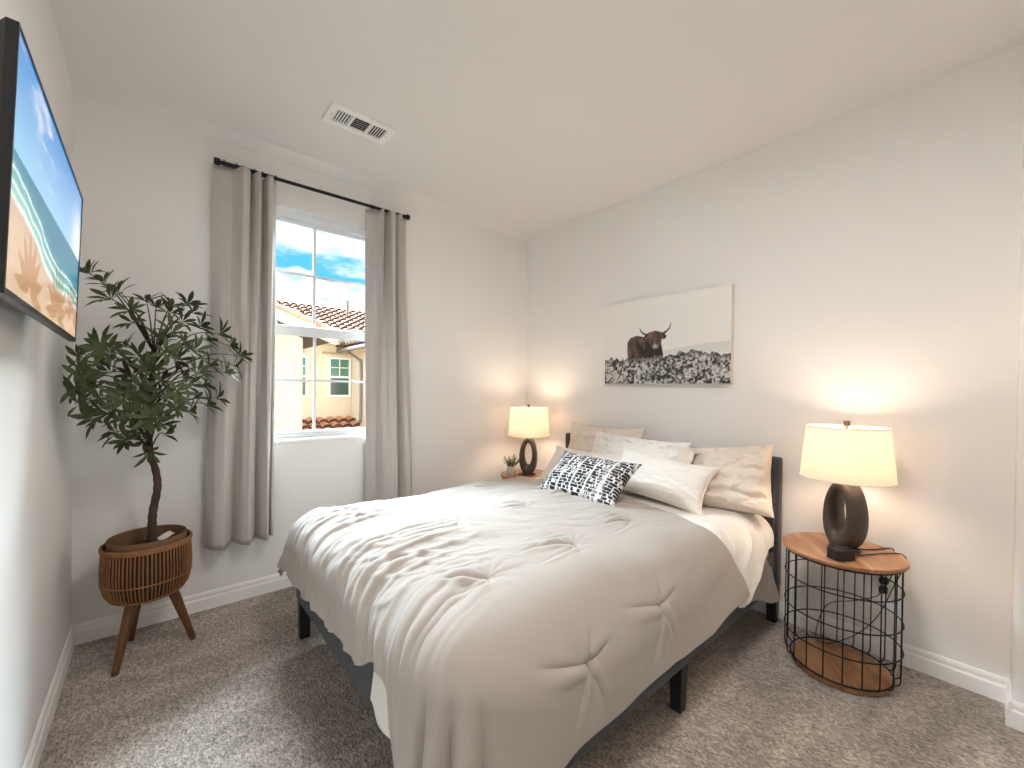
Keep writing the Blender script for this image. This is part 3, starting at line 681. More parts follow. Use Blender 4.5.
bl = mb.build('blanket', M['duvet'], None, smooth=180, solid=.005, offset=-1)
tag(bl, 'taupe blanket corner hanging beside the headboard under the cream sheet', 'blanket')
# --- white sheet corner that slips out under the duvet's foot hem
u = np.linspace(0, 1, 50)[:, None]; w = np.linspace(0, 1, 50)[None, :]
yy = -1.93 + w * .28 + 0 * u; zz_ = .52 + u * (.285 + .07 * sstep(.35, 0, w) - .52) ; xx = .838 + .012 * np.sin(yy * 22) * u + .03 * (1 - u) - .012 * u
mb = MB().grid(xx, yy, zz_)
uc = mb.build('sheet_corner', M['white_cotton'], None, smooth=180, solid=.003, offset=0)
tag(uc, 'white sheet corner hanging out under the duvet at the foot of the bed', 'sheet')

# ------------------------------------------------------------------ pillows
def pillow_grid(w_, h_, t_, n_=64, pinch=.06, pw=.42, seed=0, wr=.010, sag=0, ears=.0, gather=0, crease=0):
    a = np.linspace(-1, 1, n_); a = np.sign(a) * np.abs(a) ** .8
    U, V = np.meshgrid(a, a, indexing='ij')
    X0 = U * w_ / 2 * (1 - pinch * (1 - V ** 2) * np.abs(U) ** 1.5 + ears * (U * V) ** 4)
    Y0 = V * h_ / 2 * (1 - pinch * 1.5 * (1 - U ** 2) * np.abs(V) ** 1.5 + ears * (U * V) ** 4)
    th = t_ / 2 * ((1 - U ** 2) * (1 - V ** 2)) ** pw
    if sag: th = th * (1 - sag * V)
    edge = ((1 - U ** 2) * (1 - V ** 2)) ** .25
    rad = np.arctan2(V, U)
    w1 = (fbm(U * 2.6 + seed, V * 2.6 + seed * 1.7, 3) - .5) * 2
    cr = (vnoise(U * 5 + 2 * w1 + seed, V * 3 + seed) - .5) + .6 * (vnoise(U * 11 + 3 * w1, V * 6 + seed) - .5)
    pk = np.cos(rad * 14 + 3 * w1) * (np.abs(U * V)) ** 1.2
    hf = wr * (w1 + 1.4 * cr + 1.2 * pk) * edge
    g_ = gather * np.cos(U * 26 + 5 * w1 + 3 * V) * np.exp(-((1 - V) / .55) ** 2) * (.4 + vnoise(U * 4 + seed, V * 2)) + gather * .7 * np.cos(V * 15 + 4 * w1) * np.exp(-((1 - np.abs(U)) / .35) ** 2) * np.sign(1)
    k_ = V + .42 + .16 * U + .10 * w1
    g_ = g_ + crease * (-1.2 * bump_(k_, .07) + bump_(k_ + .22, .16) + .6 * bump_(k_ - .16, .10)) * (1 - .6 * U ** 2)
    hf = hf + g_ * edge
    return U, V, X0, Y0, th + hf, -th - .4 * hf[::-1]
def pillow(name, label, cat, size, M4, material, seed=0, colour=None, piping=None, group=None, cuff=None, **k):
    w_, h_, t_ = size
    n_ = k.pop('n_', 64)
    U, V, X, Y, ZF, ZB = pillow_grid(w_, h_, t_, n_=n_, seed=seed, **k)
    n = X.shape[0]; v = []; f = []
    idf = {}; 
    for i in range(n):
        for j in range(n): idf[i, j] = len(v); v.append((X[i, j], Y[i, j], ZF[i, j]))
    idb = {}
    for i in range(n):
        for j in range(n):
            if i in (0, n - 1) or j in (0, n - 1): idb[i, j] = idf[i, j]
            else: idb[i, j] = len(v); v.append((X[i, j], Y[i, j], ZB[i, j]))
    for i in range(n - 1):
        for j in range(n - 1):
            f.append((idf[i, j], idf[i + 1, j], idf[i + 1, j + 1], idf[i, j + 1])); f.append((idb[i, j], idb[i, j + 1], idb[i + 1, j + 1], idb[i + 1, j]))
    mb = MB().add(v, f); o = mb.build(name, material, None, smooth=180); o.matrix_world = M4; tag(o, label, cat, group)
    if colour is not None:
        vv = np.array(v); colour_attr(o, colour(vv[:, 0] / (w_ / 2), vv[:, 1] / (h_ / 2)))
    if piping:
        ring = [(X[i, 0], Y[i, 0], 0) for i in range(n)] + [(X[n - 1, j], Y[n - 1, j], 0) for j in range(1, n)] + [(X[i, n - 1], Y[i, n - 1], 0) for i in range(n - 2, -1, -1)] + [(X[0, j], Y[0, j], 0) for j in range(n - 2, 0, -1)]
        MB().tube(ring, piping, 6, closed=True).build('piping', material, o, smooth=180)
    return o, (X, Y, ZF, ZB)
def place(c, lean, yaw=0, roll=0):
    """pillow frame: local x = width (runs along -y of the room), local y = up the pillow, local z = its front"""
    B0 = Matrix(((0, 0, -1, 0), (-1, 0, 0, 0), (0, 1, 0, 0), (0, 0, 0, 1)))          # facing the foot of the bed
    R_ = Matrix.Rotation(yaw, 4, 'Z') @ Matrix.Rotation(lean, 4, 'Y')
    return Matrix.Translation(c) @ R_ @ B0 @ Matrix.Rotation(roll, 4, 'Z')
pillow('pillow', 'beige creased pillow on the side of the bed next to the alarm clock', 'pillow', (.62, .39, .22), place((2.80, -1.885, .785), math.radians(20), math.radians(-3), math.radians(7.5)), M['beige_cotton'], seed=2, wr=.018, ears=.02, sag=.45, gather=.007, crease=.018, n_=110)
pillow('pillow', 'beige pillow on the window side, mostly hidden behind the white pillow', 'pillow', (.66, .43, .16), place((2.845, -1.03, .81), math.radians(14), 0, 0), M['beige_cotton'], seed=5, wr=.012, ears=.04, sag=.2, gather=.005, n_=90)
po, _ = pillow('pillow', 'white pillow with a crumpled beige open cuff against the headboard', 'pillow', (.74, .38, .19), place((2.745, -1.36, .802), math.radians(24), math.radians(-2), math.radians(-1)), M['white_cotton'], seed=8, wr=.018, ears=.02, sag=.3, gather=.008, crease=.008, n_=110)
# its loose open end, crumpled
nu, nv = 60, 30
t_ = np.linspace(0, 2 * PI, nu, endpoint=False)[:, None] + 0 * np.linspace(0, 1, nv)[None, :]; s_ = 0 * t_ + np.linspace(0, 1, nv)[None, :]
ry = .178 - .035 * s_ + .02 * (fbm(np.cos(t_) * 2 + 4, np.sin(t_) * 2 + s_ * 2, 2) - .5); rz = .042 + .022 * s_ + .05 * (fbm(np.cos(t_) * 3 + 9, np.sin(t_) * 3 + s_ * 3, 3) - .5) * s_
xx = .325 + .115 * s_ + .03 * (fbm(np.cos(t_) * 2, np.sin(t_) * 2 + 7, 2) - .5) * s_
MB().grid(xx, ry * np.sin(t_), rz * np.cos(t_) + .02 * s_ * np.sin(3 * t_), closeu=True).build('pillowcase_cuff', M['beige_cotton'], po, smooth=180, solid=.003)['label'] = 'crumpled beige pillowcase cuff'
pillow('throw_cushion', 'cream nubby lumbar cushion in full view on the alarm clock side of the bed', 'cushion', (.60, .275, .16), place((2.60, -1.64, .765), math.radians(34), math.radians(2), math.radians(-5)), M['cream_knit'], seed=11, wr=.006, ears=.06, piping=.005)
pillow('throw_cushion', 'cream nubby lumbar cushion mostly hidden behind the black and white cushion', 'cushion', (.60, .31, .14), place((2.585, -1.04, .73), math.radians(42), math.radians(0), math.radians(0)), M['cream_knit'], seed=14, wr=.006, ears=.06, piping=.005)
def woven(x, y):
    x = np.asarray(x); y = np.asarray(y); u_ = x * .27; v_ = y * .16
    vw = v_ + .004 * (vnoise(u_ * 14, v_ * 9) - .5); uw = u_ + .004 * (vnoise(u_ * 9, v_ * 30) - .5)
    ro = np.floor(vw / .019); off = np.modf(np.abs(np.sin(ro * 12.9898) * 437.58))[0]; fr_ = np.mod(vw / .019, 1)
    dash = vnoise(uw * 150 + 31 * off, ro * 5.3 + .25 * fr_)
    t = sstep(.65, .75, dash + .25 * (vnoise(u_ * 60, v_ * 160) - .5))
    t = np.maximum(t, (fr_ < .12 + .16 * (vnoise(u_ * 40, ro * 2.2) - .3)) * .9)
    wide = np.mod(uw + .27, .098); t = np.maximum(t, bump_(wide - .05, .006) * .95)
    t = np.clip(t + .35 * bump_(uw - .16, .03) * (vnoise(u_ * 120, v_ * 120) > .4), 0, 1)
    return lin(24, 25, 30) * (1 - t[:, None]) + lin(226, 222, 220) * t[:, None]
kk, (KX, KY, KF, KB) = pillow('throw_cushion', 'black and white woven lumbar cushion in front of the cream cushions', 'cushion', (.56, .32, .14), place((2.262, -1.365, .765), math.radians(48), math.radians(-1), math.radians(-1)), M['woven'], seed=17, wr=.004, ears=.07, colour=woven, n_=190)

# ------------------------------------------------------------------ bedside tables
def side_table(label, loc, rz, group):
    t = thing('side_table', label, 'side table', loc, (0, 0, rz), group)
    R, HT = .231, .563
    top = MB().lathe([(0, HT - .018), (R - .006, HT - .018), (R, HT - .015), (R, HT - .003), (R - .003, HT), (R * .66, HT), (R * .33, HT), (0, HT)], 72).build('tabletop', M['wood_top'], t, smooth=40)
    rim = MB(); c48 = lambda r, z: [(r * math.cos(a), r * math.sin(a), z) for a in np.linspace(0, 2 * PI, 64, endpoint=False)]
    rim.tube(c48(.219, HT - .023), .0045, 8, closed=True); rim.build('rim_band', M['black_metal'], t, smooth=180)
    wires = MB()
    for i in range(20):
        a = 2 * PI * i / 20 + .05; c, s = math.cos(a), math.sin(a)
        wires.tube([(.213 * c, .213 * s, HT - .022), (.213 * c, .213 * s, .06), (.210 * c, .210 * s, .045), (.198 * c, .198 * s, .036), (.186 * c, .186 * s, .034)], .0028, 6)
    for z in (.425, .285, .165): wires.tube(c48(.2165, z), .0029, 6, closed=True)
    wires.tube(c48(.190, .034), .0035, 6, closed=True)
    wires.build('wire_basket', M['black_metal'], t, smooth=180)
    MB().lathe([(0, .004), (.178, .004), (.184, .008), (.184, .026), (.180, .03), (0, .03)], 64).build('base_board', M['wood_top'], t, smooth=40)
    for a in (.4, 2.5, 4.6): MB().lathe([(0, 0), (.012, 0), (.012, .005), (0, .005)], 12, (.15 * math.cos(a), .15 * math.sin(a))).build('foot_pad', M['black_plastic'], t)
    return t
T1, T2 = (2.735, -.345), (2.735, -2.495)
side_table('round wood topped wire basket table holding the black alarm clock', (T2[0], T2[1], 0), .5, 'wire basket bedside tables')
side_table('round wood topped table in the corner, mostly hidden behind the bed', (T1[0], T1[1], 0), 1.9, 'wire basket bedside tables')
# lamps: a thick upright oval ring under a tapered linen shade
def table_lamp(label, loc, rz, cord):
    t = thing('table_lamp', label, 'table lamp', loc, (0, 0, rz), 'bedside table lamps')
    # ring outline: an egg with a tall hole; swept as a surface round the hole (local y = through the hole)
    n, m = 72, 28; X = np.zeros((n, m + 1)); Y = X.copy(); Z = X.copy()
    for i in range(n):
        a = 2 * PI * i / n
        oz = .162 + .162 * math.sin(a); ow = .076 * (1 + .10 * math.sin(a) * -1); ox = ow * math.cos(a) * (abs(math.cos(a)) ** -.06 if abs(math.cos(a)) > .05 else 1)
        iz = .176 + .093 * math.sin(a); ix = .033 * math.cos(a)
        dp = .050 + .010 * (1 - math.sin(a)) / 2
        for j in range(m + 1):
            b = 2 * PI * j / m; k = .5 + .5 * (abs(math.cos(b)) ** .75) * (1 if math.cos(b) > 0 else -1)
            X[i, j] = ix + (ox - ix) * k; Z[i, j] = iz + (oz - iz) * k; Y[i, j] = dp * (abs(math.sin(b)) ** .75) * (1 if math.sin(b) > 0 else -1)
    Z = np.maximum(Z, .006)
    MB().grid(X, Y, Z, closeu=True).build('ring_base', M['bronze'], t, smooth=180)
    MB().lathe([(0, 0), (.052, 0), (.056, .004), (.054, .012), (.04, .016), (0, .016)], 40, ell=(1.15, .95)).build('foot', M['bronze'], t, smooth=40)
    MB().lathe([(.008, .318), (.008, .36), (.016, .362), (.016, .40), (.01, .405), (0, .405)], 20).build('socket', M['brass'], t, smooth=40)
    MB().lathe([(0, .405), (.012, .408), (.022, .43), (.027, .455), (.022, .475), (.01, .486), (0, .488)], 24).build('bulb', M['bulb'], t, smooth=60)
    sd = MB().lathe([(.177, .331), (.176, .333), (.154, .567), (.154, .569)], 72); sd.f = sd.f[:-2]
    sh_ = sd.build('lamp_shade', M['shade'], t, smooth=60, solid=.0016, offset=0)
    cc = lambda r, z: [(r * math.cos(a), r * math.sin(a), z) for a in np.linspace(0, 2 * PI, 64, endpoint=False)]
    for r_, z_ in ((.1775, .332), (.1545, .568)): MB().tube(cc(r_, z_), .0022, 6, closed=True).build('shade_trim', M['white_cotton'], sh_, smooth=180)
    sp = MB()
    for k in range(3):
        a = 2 * PI * k / 3 + .6; sp.tube([(.005 * math.cos(a), .005 * math.sin(a), .556), (.10 * math.cos(a), .10 * math.sin(a), .558), (.153 * math.cos(a), .153 * math.sin(a), .566)], .0016, 6)
    sp.tube([(0, 0, .40), (.045, 0, .42), (.05, 0, .50), (.03, 0, .545), (0, 0, .556), (-.03, 0, .545), (-.05, 0, .50), (-.045, 0, .42), (0, 0, .40)], .0016, 6)
    sp.build('shade_harp', M['brass'], t, smooth=180)
    MB().lathe([(.004, .555), (.004, .572), (.0125, .573), (.0125, .596), (.011, .598), (0, .598)], 20).build('finial', M['brass'], t, smooth=40)
    if cord:
        inv = (Matrix.Translation(loc) @ Matrix.Rotation(rz, 4, 'Z')).inverted()
        MB().tube([inv @ Vector(q) for q in cord], .0026, 6).build('cord', M['black_plastic'], t, smooth=180)
    return t
def bez(pts, n=8):
    P = [Vector(p) for p in pts]; out = []
    for i in range(len(P) - 1):
        p0, p1, p2, p3 = P[max(i - 1, 0)], P[i], P[i + 1], P[min(i + 2, len(P) - 1)]
        for k in range(n):
            t = k / n; out.append(.5 * ((2 * p1) + (p2 - p0) * t + (2 * p0 - 5 * p1 + 4 * p2 - p3) * t * t + (3 * p1 - p0 - 3 * p2 + p3) * t ** 3))
    return out + [P[-1]]
L1, L2 = (2.725, -.365, .563), (2.745, -2.505, .563)
c2 = bez([(2.76, -2.53, .573), (2.80, -2.57, .5665), (2.86, -2.61, .566), (2.91, -2.635, .566), (2.94, -2.65, .558), (2.955, -2.655, .52), (2.97, -2.65, .45), (2.965, -2.63, .38), (2.988, -2.612, .355)])
table_lamp('lit ring based table lamp standing right behind the black alarm clock', L2, math.radians(62), c2)
table_lamp('lit ring based table lamp in the room corner beside the tiny potted plant', L1, math.radians(128), None)
for lx, ly, lz in (L1, L2):
    pl = bpy.data.lights.new('lamp_bulb_light', 'POINT'); pl.energy = LAMP_WATT; pl.color = (1, .76, .56); pl.shadow_soft_size = .06
    o = bpy.data.objects.new('lamp_bulb_light', pl); COL.objects.link(o); o.location = (lx, ly, lz + .455)
# small black clock / charger
ck = thing('alarm_clock', 'small black eight sided clock on the wooden tabletop', 'clock', (2.592, -2.520, .563), (0, 0, -.55))
oct_ = [(.047, .022), (.036, .034), (-.036, .034), (-.047, .022), (-.047, -.022), (-.036, -.034), (.036, -.034), (.047, -.022)]
oct_ = [(x * 1.0, y * 1.0) for x, y in oct_]
bd = MB().add([(x, y, 0) for x, y in oct_] + [(x, y, .046) for x, y in oct_], [tuple(range(8))[::-1], tuple(range(8, 16))] + [(i, (i + 1) % 8, 8 + (i + 1) % 8, 8 + i) for i in range(8)])
bd.build('body', M['black_plastic'], ck, bevel=.002)
MB().add([(x * .8, y * .76, .0465) for x, y in oct_], [tuple(range(8))]).build('top_panel', mat('gloss_black', (.03, .03, .035, 1), .12, var=.1), ck)
MB().tube([Matrix.Rotation(.55, 3, 'Z') @ (Vector(q) - Vector((2.592, -2.520, .563))) for q in bez([(2.632, -2.535, .569), (2.72, -2.585, .567), (2.80, -2.63, .566), (2.85, -2.665, .566), (2.885, -2.69, .558), (2.90, -2.70, .52), (2.93, -2.66, .40), (2.94, -2.60, .22), (2.92, -2.52, .10), (2.83, -2.42, .045), (2.75, -2.40, .12), (2.76, -2.44, .27), (2.84, -2.53, .30), (2.94, -2.59, .31), (2.985, -2.605, .325)])], .0022, 6).build('cord', M['black_plastic'], ck, smooth=180)
# wall outlet
ol = thing('wall_outlet', 'white wall outlet with black plugs behind the wire basket table', 'outlet', (W, -2.612, .357))
MB().box((-.006, -.036, -.058), (0, .036, .058)).build('cover_plate', M['plastic_white'], ol, bevel=.003)
for z in (.022, -.022): MB().box((-.034, -.016, z - .015), (-.006, .016, z + .015)).build('plug', M['black_plastic'], ol, bevel=.005)
# small potted plant on the far table
pt = thing('potted_plant', 'tiny green plant in a white pot on the corner table', 'plant', (2.60, -.285, .563))
MB().lathe([(0, 0), (.030, 0), (.033, .004), (.038, .07), (.0385, .074), (.035, .074), (.033, .062), (0, .06)], 36).build('pot', M['ceramic'], pt, smooth=40)
MB().lathe([(.034, .060), (.02, .064), (0, .066)], 24).build('soil', M['soil'], pt)
lf = MB(); rnd = random.Random(5)
for i in range(46):
    a = rnd.uniform(0, 2 * PI); el = rnd.uniform(.75, 1.5); ln = rnd.uniform(.06, .115); d = Vector((math.cos(a) * math.cos(el), math.sin(a) * math.cos(el), math.sin(el))); b = Vector((.018 * math.cos(a), .018 * math.sin(a), .06))
    lf.tube([b, b + d * ln * .6, b + d * ln + Vector((0, 0, -.004))], [.0012, .001, .0006], 4)
    for k in range(7):
        p = b + d * ln * (.35 + .65 * k / 6); s = Vector((rnd.uniform(-1, 1), rnd.uniform(-1, 1), rnd.uniform(-.1, .9))).normalized(); q = d.cross(s).normalized(); L_ = rnd.uniform(.012, .020)
        lf.add([p, p + s * L_ * .5 + q * .0042, p + s * L_, p + s * L_ * .5 - q * .0042], [(0, 1, 2, 3)])
lf.build('foliage', M['leaf_small'], pt)

# ------------------------------------------------------------------ planter and tree
PC = (.285, -.285)
pb = thing('planter_basket', 'brown woven rattan planter on three splayed wooden legs', 'planter', (PC[0], PC[1], 0))
prof = [(.105, .278), (.135, .288), (.155, .318), (.166, .368), (.168, .42), (.165, .48), (.163, .527)]
def prof_r(z): return np.interp(z, [p[1] for p in prof], [p[0] for p in prof])
MB().lathe([(0, .276), (.10, .276)] + [(r - .006, z) for r, z in prof] + [(.150, .527), (.146, .47), (.14, .33), (0, .32)], 64).build('basket', M['basket_in'], pb, smooth=50)
rb = MB()
for i in range(72):
    a = 2 * PI * i / 72 + random.uniform(-.008, .008); rr_ = random.uniform(.0024, .0034)
    rb.tube([(r * math.cos(a), r * math.sin(a), z) for r, z in prof], rr_, 6)
for z in (.520, .528, .536): rb.tube([((.165 + .001 * (z > .525)) * math.cos(a), .165 * math.sin(a), z) for a in np.linspace(0, 2 * PI, 60, endpoint=False)], .0052, 7, closed=True)
for z in (.372, .294, .284): rb.tube([((prof_r(z) + .001) * math.cos(a), (prof_r(z) + .001) * math.sin(a), z) for a in np.linspace(0, 2 * PI, 60, endpoint=False)], .0032, 6, closed=True)
rb.build('wicker_weave', M['basket'], pb, smooth=180)
for a in (math.radians(-128), math.radians(112), math.radians(-7)):
    c, s = math.cos(a), math.sin(a)
    MB().tube([(.085 * c, .085 * s, .290), (.105 * c, .105 * s, .235), (.176 * c, .176 * s, 0)], [.023, .022, .0125], 16).build('leg', M['plant_leg'], pb, smooth=50)
ln_ = MB().lathe([(.146, .43), (.148, .560), (.147, .565), (.144, .565), (.142, .555), (.138, .43)], 64); ln_.f = ln_.f[:-2]
ln_.build('liner', mat('liner_pot', srgb(122, 92, 66), .7, var=.2, vscale=10), pb, smooth=40)
pp = MB(); gx, gy = np.meshgrid(np.linspace(-.030, .030, 16), np.linspace(-.018, .018, 10), indexing='ij')
pp.grid(gx, gy, .02 * gx + .006 * np.sin(gx * 60 + gy * 30) + .3 * np.abs(gy) )
po_ = pp.build('paper', M['paper'], None, smooth=180, solid=.001, loc=(.352, -.255, .532)); po_.rotation_euler = (.2, -.1, .5); tag(po_, 'scrap of white paper tucked inside the rattan planter', 'paper')
tr = thing('umbrella_tree', 'leafy dark green indoor tree with bare brown trunk standing in the planter', 'tree', (PC[0], PC[1], .345))
def Lc(p): return Vector(p) - Vector((PC[0], PC[1], .345))
MB().lathe([(.13, 0), (.137, .10), (.137, .155), (.10, .165), (.05, .17), (0, .168)], 40).build('soil', M['soil'], tr, smooth=60)
tk = bez([(.298, -.29, .47), (.299, -.29, .60), (.303, -.29, .68), (.318, -.29, .78), (.314, -.29, .86), (.290, -.29, .97), (.287, -.29, 1.05), (.290, -.29, 1.20), (.297, -.29, 1.35), (.306, -.29, 1.48)], 6)
MB().tube([Lc(p) for p in tk], [.0185 - .008 * i / len(tk) + .0012 * math.sin(i * 2.1) for i in range(len(tk))], 12).build('trunk', M['trunk'], tr, smooth=180)
_fv, _rv, _uv = _f, _r, _u; _cp = Vector((0.30624, -2.94756, 1.29019))
def at(px, py, y):
    d = _f + _r * ((px - 512) / 414.854) - _u * ((py - 384 - 8.733) / 414.854); return _cp + d * ((y - _cp.y) / d.y)
# cluster tips surveyed on the photograph, each at its own depth from the window wall
tips = [(88, 272, -.40), (104, 281, -.36), (118, 290, -.33), (110, 298, -.42), (130, 310, -.45), (132, 322, -.38), (146, 300, -.30), (156, 306, -.26), (170, 313, -.22), (172, 306, -.36), (182, 322, -.2), (188, 304, -.2),
        (193, 312, -.3), (200, 326, -.18), (100, 345, -.5), (108, 352, -.55), (72, 358, -.48), (64, 368, -.52), (90, 350, -.40), (48, 388, -.62), (66, 392, -.55), (74, 404, -.50), (82, 378, -.60), (95, 385, -.45), (110, 372, -.38), (120, 388, -.52), (125, 400, -.60),
        (108, 412, -.55), (96, 418, -.45), (130, 416, -.50), (140, 388, -.58), (145, 405, -.52), (150, 370, -.50), (138, 356, -.40), (124, 346, -.30), (160, 340, -.36), (166, 352, -.55), (172, 332, -.46), (185, 345, -.4), (196, 350, -.44), (208, 340, -.30), (220, 334, -.24), (230, 346, -.22),
        (240, 356, -.20), (236, 366, -.30), (226, 372, -.42), (210, 366, -.36), (198, 372, -.46), (188, 385, -.40), (178, 392, -.52), (196, 398, -.30), (208, 404, -.24), (218, 398, -.22), (190, 412, -.30), (176, 408, -.44), (168, 398, -.36), (184, 376, -.28), (160, 380, -.25), (115, 432, -.34), (126, 440, -.42), (142, 430, -.38), (160, 424, -.34), (166, 434, -.28), (150, 418, -.56), (132, 376, -.24), (100, 398, -.32), (84, 396, -.40), (146, 440, -.30), (150, 452, -.33), (112, 360, -.28), (176, 360, -.22), (205, 385, -.26), (136, 392, -.36), (152, 398, -.28), (122, 420, -.26)]
br = MB(); fol = MB(); rnd = random.Random(11)
def leafblade(base, d, nrm, L_, w_):
    d = d.normalized(); sd = d.cross(nrm).normalized(); nn = sd.cross(d).normalized(); v = []
    prof_ = ((0, .06), (.12, .12), (.35, .72), (.58, 1.0), (.8, .70), (.93, .28), (1, .0)); droop = rnd.uniform(.08, .3)
    for t, wd in prof_:
        c = base + d * (L_ * t) - nn * (L_ * droop * t * t); v += [c - sd * (w_ * wd) + nn * (w_ * wd * .35), c, c + sd * (w_ * wd) + nn * (w_ * wd * .35)]
    f = []
    for i in range(len(prof_) - 1):
        a = i * 3; f += [(a, a + 1, a + 4, a + 3), (a + 1, a + 2, a + 5, a + 4)]
    fol.add(v, f)
trunkpts = [Lc(p) for p in tk]
for (px, py, y) in tips:
    P = at(px, py, y); P.x = max(P.x, .07); T_ = Lc(P)
    zt = min(max(T_.z - rnd.uniform(.06, .20), .62), 1.10); j = min(range(len(trunkpts)), key=lambda i: abs(trunkpts[i].z - zt)); b0 = trunkpts[j]
    out = (T_ - b0); hor_ = Vector((out.x, out.y, 0)); mid = b0 + out * .55 + Vector((0, 0, .03 + .1 * hor_.length))
    mid.x = max(mid.x, .055 - PC[0])
    br.tube(bez([b0, mid, T_], 5), [.0042 - .0026 * i / 10 for i in range(11)], 6)
    ax = (T_ - mid).normalized(); ax = (ax + Vector((0, 0, .35))).normalized()
    s1_ = ax.orthogonal().normalized(); s2_ = ax.cross(s1_); nL = rnd.randint(7, 10); a0_ = rnd.uniform(0, 2 * PI)
    for k in range(nL):
        a = a0_ + 2 * PI * k / nL + rnd.uniform(-.2, .2); sp_ = rnd.uniform(.75, 1.15)
        d = ax * math.cos(sp_) + (s1_ * math.cos(a) + s2_ * math.sin(a)) * math.sin(sp_)
        L_ = rnd.uniform(.058, .098)
        if P.x + d.x * L_ * 1.1 < .012: d.x = abs(d.x) * .3
        if P.y + d.y * L_ * 1.1 > -.02: d.y = -abs(d.y) * .3
        leafblade(T_ - ax * rnd.uniform(0, .015), d, ax, L_, rnd.uniform(.0085, .0125))
br.build('branches', M['trunk'], tr, smooth=180)
fol.build('foliage', M['leaf'], tr, smooth=180)

# ------------------------------------------------------------------ outside: the neighbouring house
def tile_roof(name, parent, O, ex, ey, nx, ny, width, length, mt_, rad=None, thick=.03):
    """barrel tiles: O = eave start, ex = unit vector along the eave, ey = unit vector up the slope"""
    O, ex, ey = Vector(O), Vector(ex).normalized(), Vector(ey).normalized(); nn = ex.cross(ey).normalized()
    if nn.z < 0: nn = -nn
    tw, tl = width / nx, length / ny; r = tw * .5; mb = MB()
    mb.add([O, O + ex * width, O + ex * width + ey * length, O + ey * length], [(0, 1, 2, 3)])
    m = 8; dark = [0]
    for j in range(ny):
        for i in range(nx):
            c = O + ex * ((i + .5) * tw) + ey * (j * tl)
            v = []
            for (s, lift, rs) in ((0, r * .55, 1.0), (tl * 1.1, .0, .88)):
                for k in range(m + 1):
                    a = PI * k / m; v.append(c + ey * s + ex * (-r * .96 * rs * math.cos(a)) + nn * (r * .8 * rs * math.sin(a) + lift))
            f = [(k, k + 1, m + 2 + k, m + 1 + k) for k in range(m)] + [tuple(range(m + 1))]
            mb.add(v, f); dark.append(len(mb.f) - 1)
    o = mb.build(name, mt_, parent, smooth=50); o.data.materials.append(M['eave'])
    for i in dark: o.data.polygons[i].material_index = 1
    return o
wg = thing('house_wing', 'cream stucco gable wing with clay tile edge just outside the window', 'house', (0, 0, -3))
def box_of(p, a, b, name, mt_, bev=0): 
    o = MB().box(a, b).build(name, mt_, p, bevel=bev); return o
ZG = 3.0
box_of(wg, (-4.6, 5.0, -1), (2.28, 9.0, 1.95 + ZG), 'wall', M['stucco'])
# gable triangle and roof: ridge runs away from the room at x = -1.16
RX, RZ = -1.2, 3.62
gb = MB().add([(-4.6, 5.0, 1.95 + ZG), (2.28, 5.0, 1.95 + ZG), (2.28, 5.0, 2.14 + ZG), (RX, 5.0, RZ - .24 + ZG), (-4.6, 5.0, 2.14 + ZG)], [(0, 1, 2, 3, 4)]); gb.build('gable', M['stucco'], wg)
sl = Vector((2.80 - RX, 0, 2.20 - RZ)); sln = sl.length; sv = sl.normalized()
nrm = Vector((-sv.z, 0, sv.x))
rf = MB()
def slab(y0, y1, t0, t1, th): 
    a = Vector((RX, y0, RZ + ZG)); p0 = a + sv * t0; p1 = a + sv * t1; v = []
    for q in (p0, p1):
        for yy_ in (y0, y1):
            for h_ in (0, -th): v.append(Vector((q.x, yy_, q.z)) + nrm * h_)
    return v, [(0, 2, 6, 4), (1, 5, 7, 3), (0, 4, 5, 1), (2, 3, 7, 6), (0, 1, 3, 2), (4, 6, 7, 5)]
rf.add(*slab(4.72, 9.2, 0, sln, .10)); rf.build('roof_deck', M['eave'], wg)
fa = MB(); fa.add(*slab(4.68, 4.72, 0, sln, .17)); fa.build('barge_board', M['fascia'], wg)
# large barge tiles down the gable edge
bt = MB(); nb_ = 11
for i in range(nb_):
    t0 = sln * i / nb_; t1 = sln * (i + 1.12) / nb_; a = Vector((RX, 4.78, RZ + ZG)); v = []
    for t, rs in ((min(t1, sln + .05), 1.0), (t0, .86)):
        c = a + sv * t + nrm * (.0 + .03 * (rs == 1.0))
        for k in range(9):
            an = PI * k / 8; v.append(c + Vector((0, -math.cos(an) * .13 * rs, 0)) + nrm * (.13 * rs * math.sin(an) - .02))
    bt.add(v, [(k, k + 1, 10 + k, 9 + k) for k in range(8)] + [tuple(range(9))])
bt.build('barge_tiles', M['clay'], wg, smooth=50)
tile_roof('roof_tiles', wg, Vector((2.84, 4.92, 2.22 + ZG)), (0, 1, 0), -sv, 18, 12, 4.2, sln, M['clay2'])

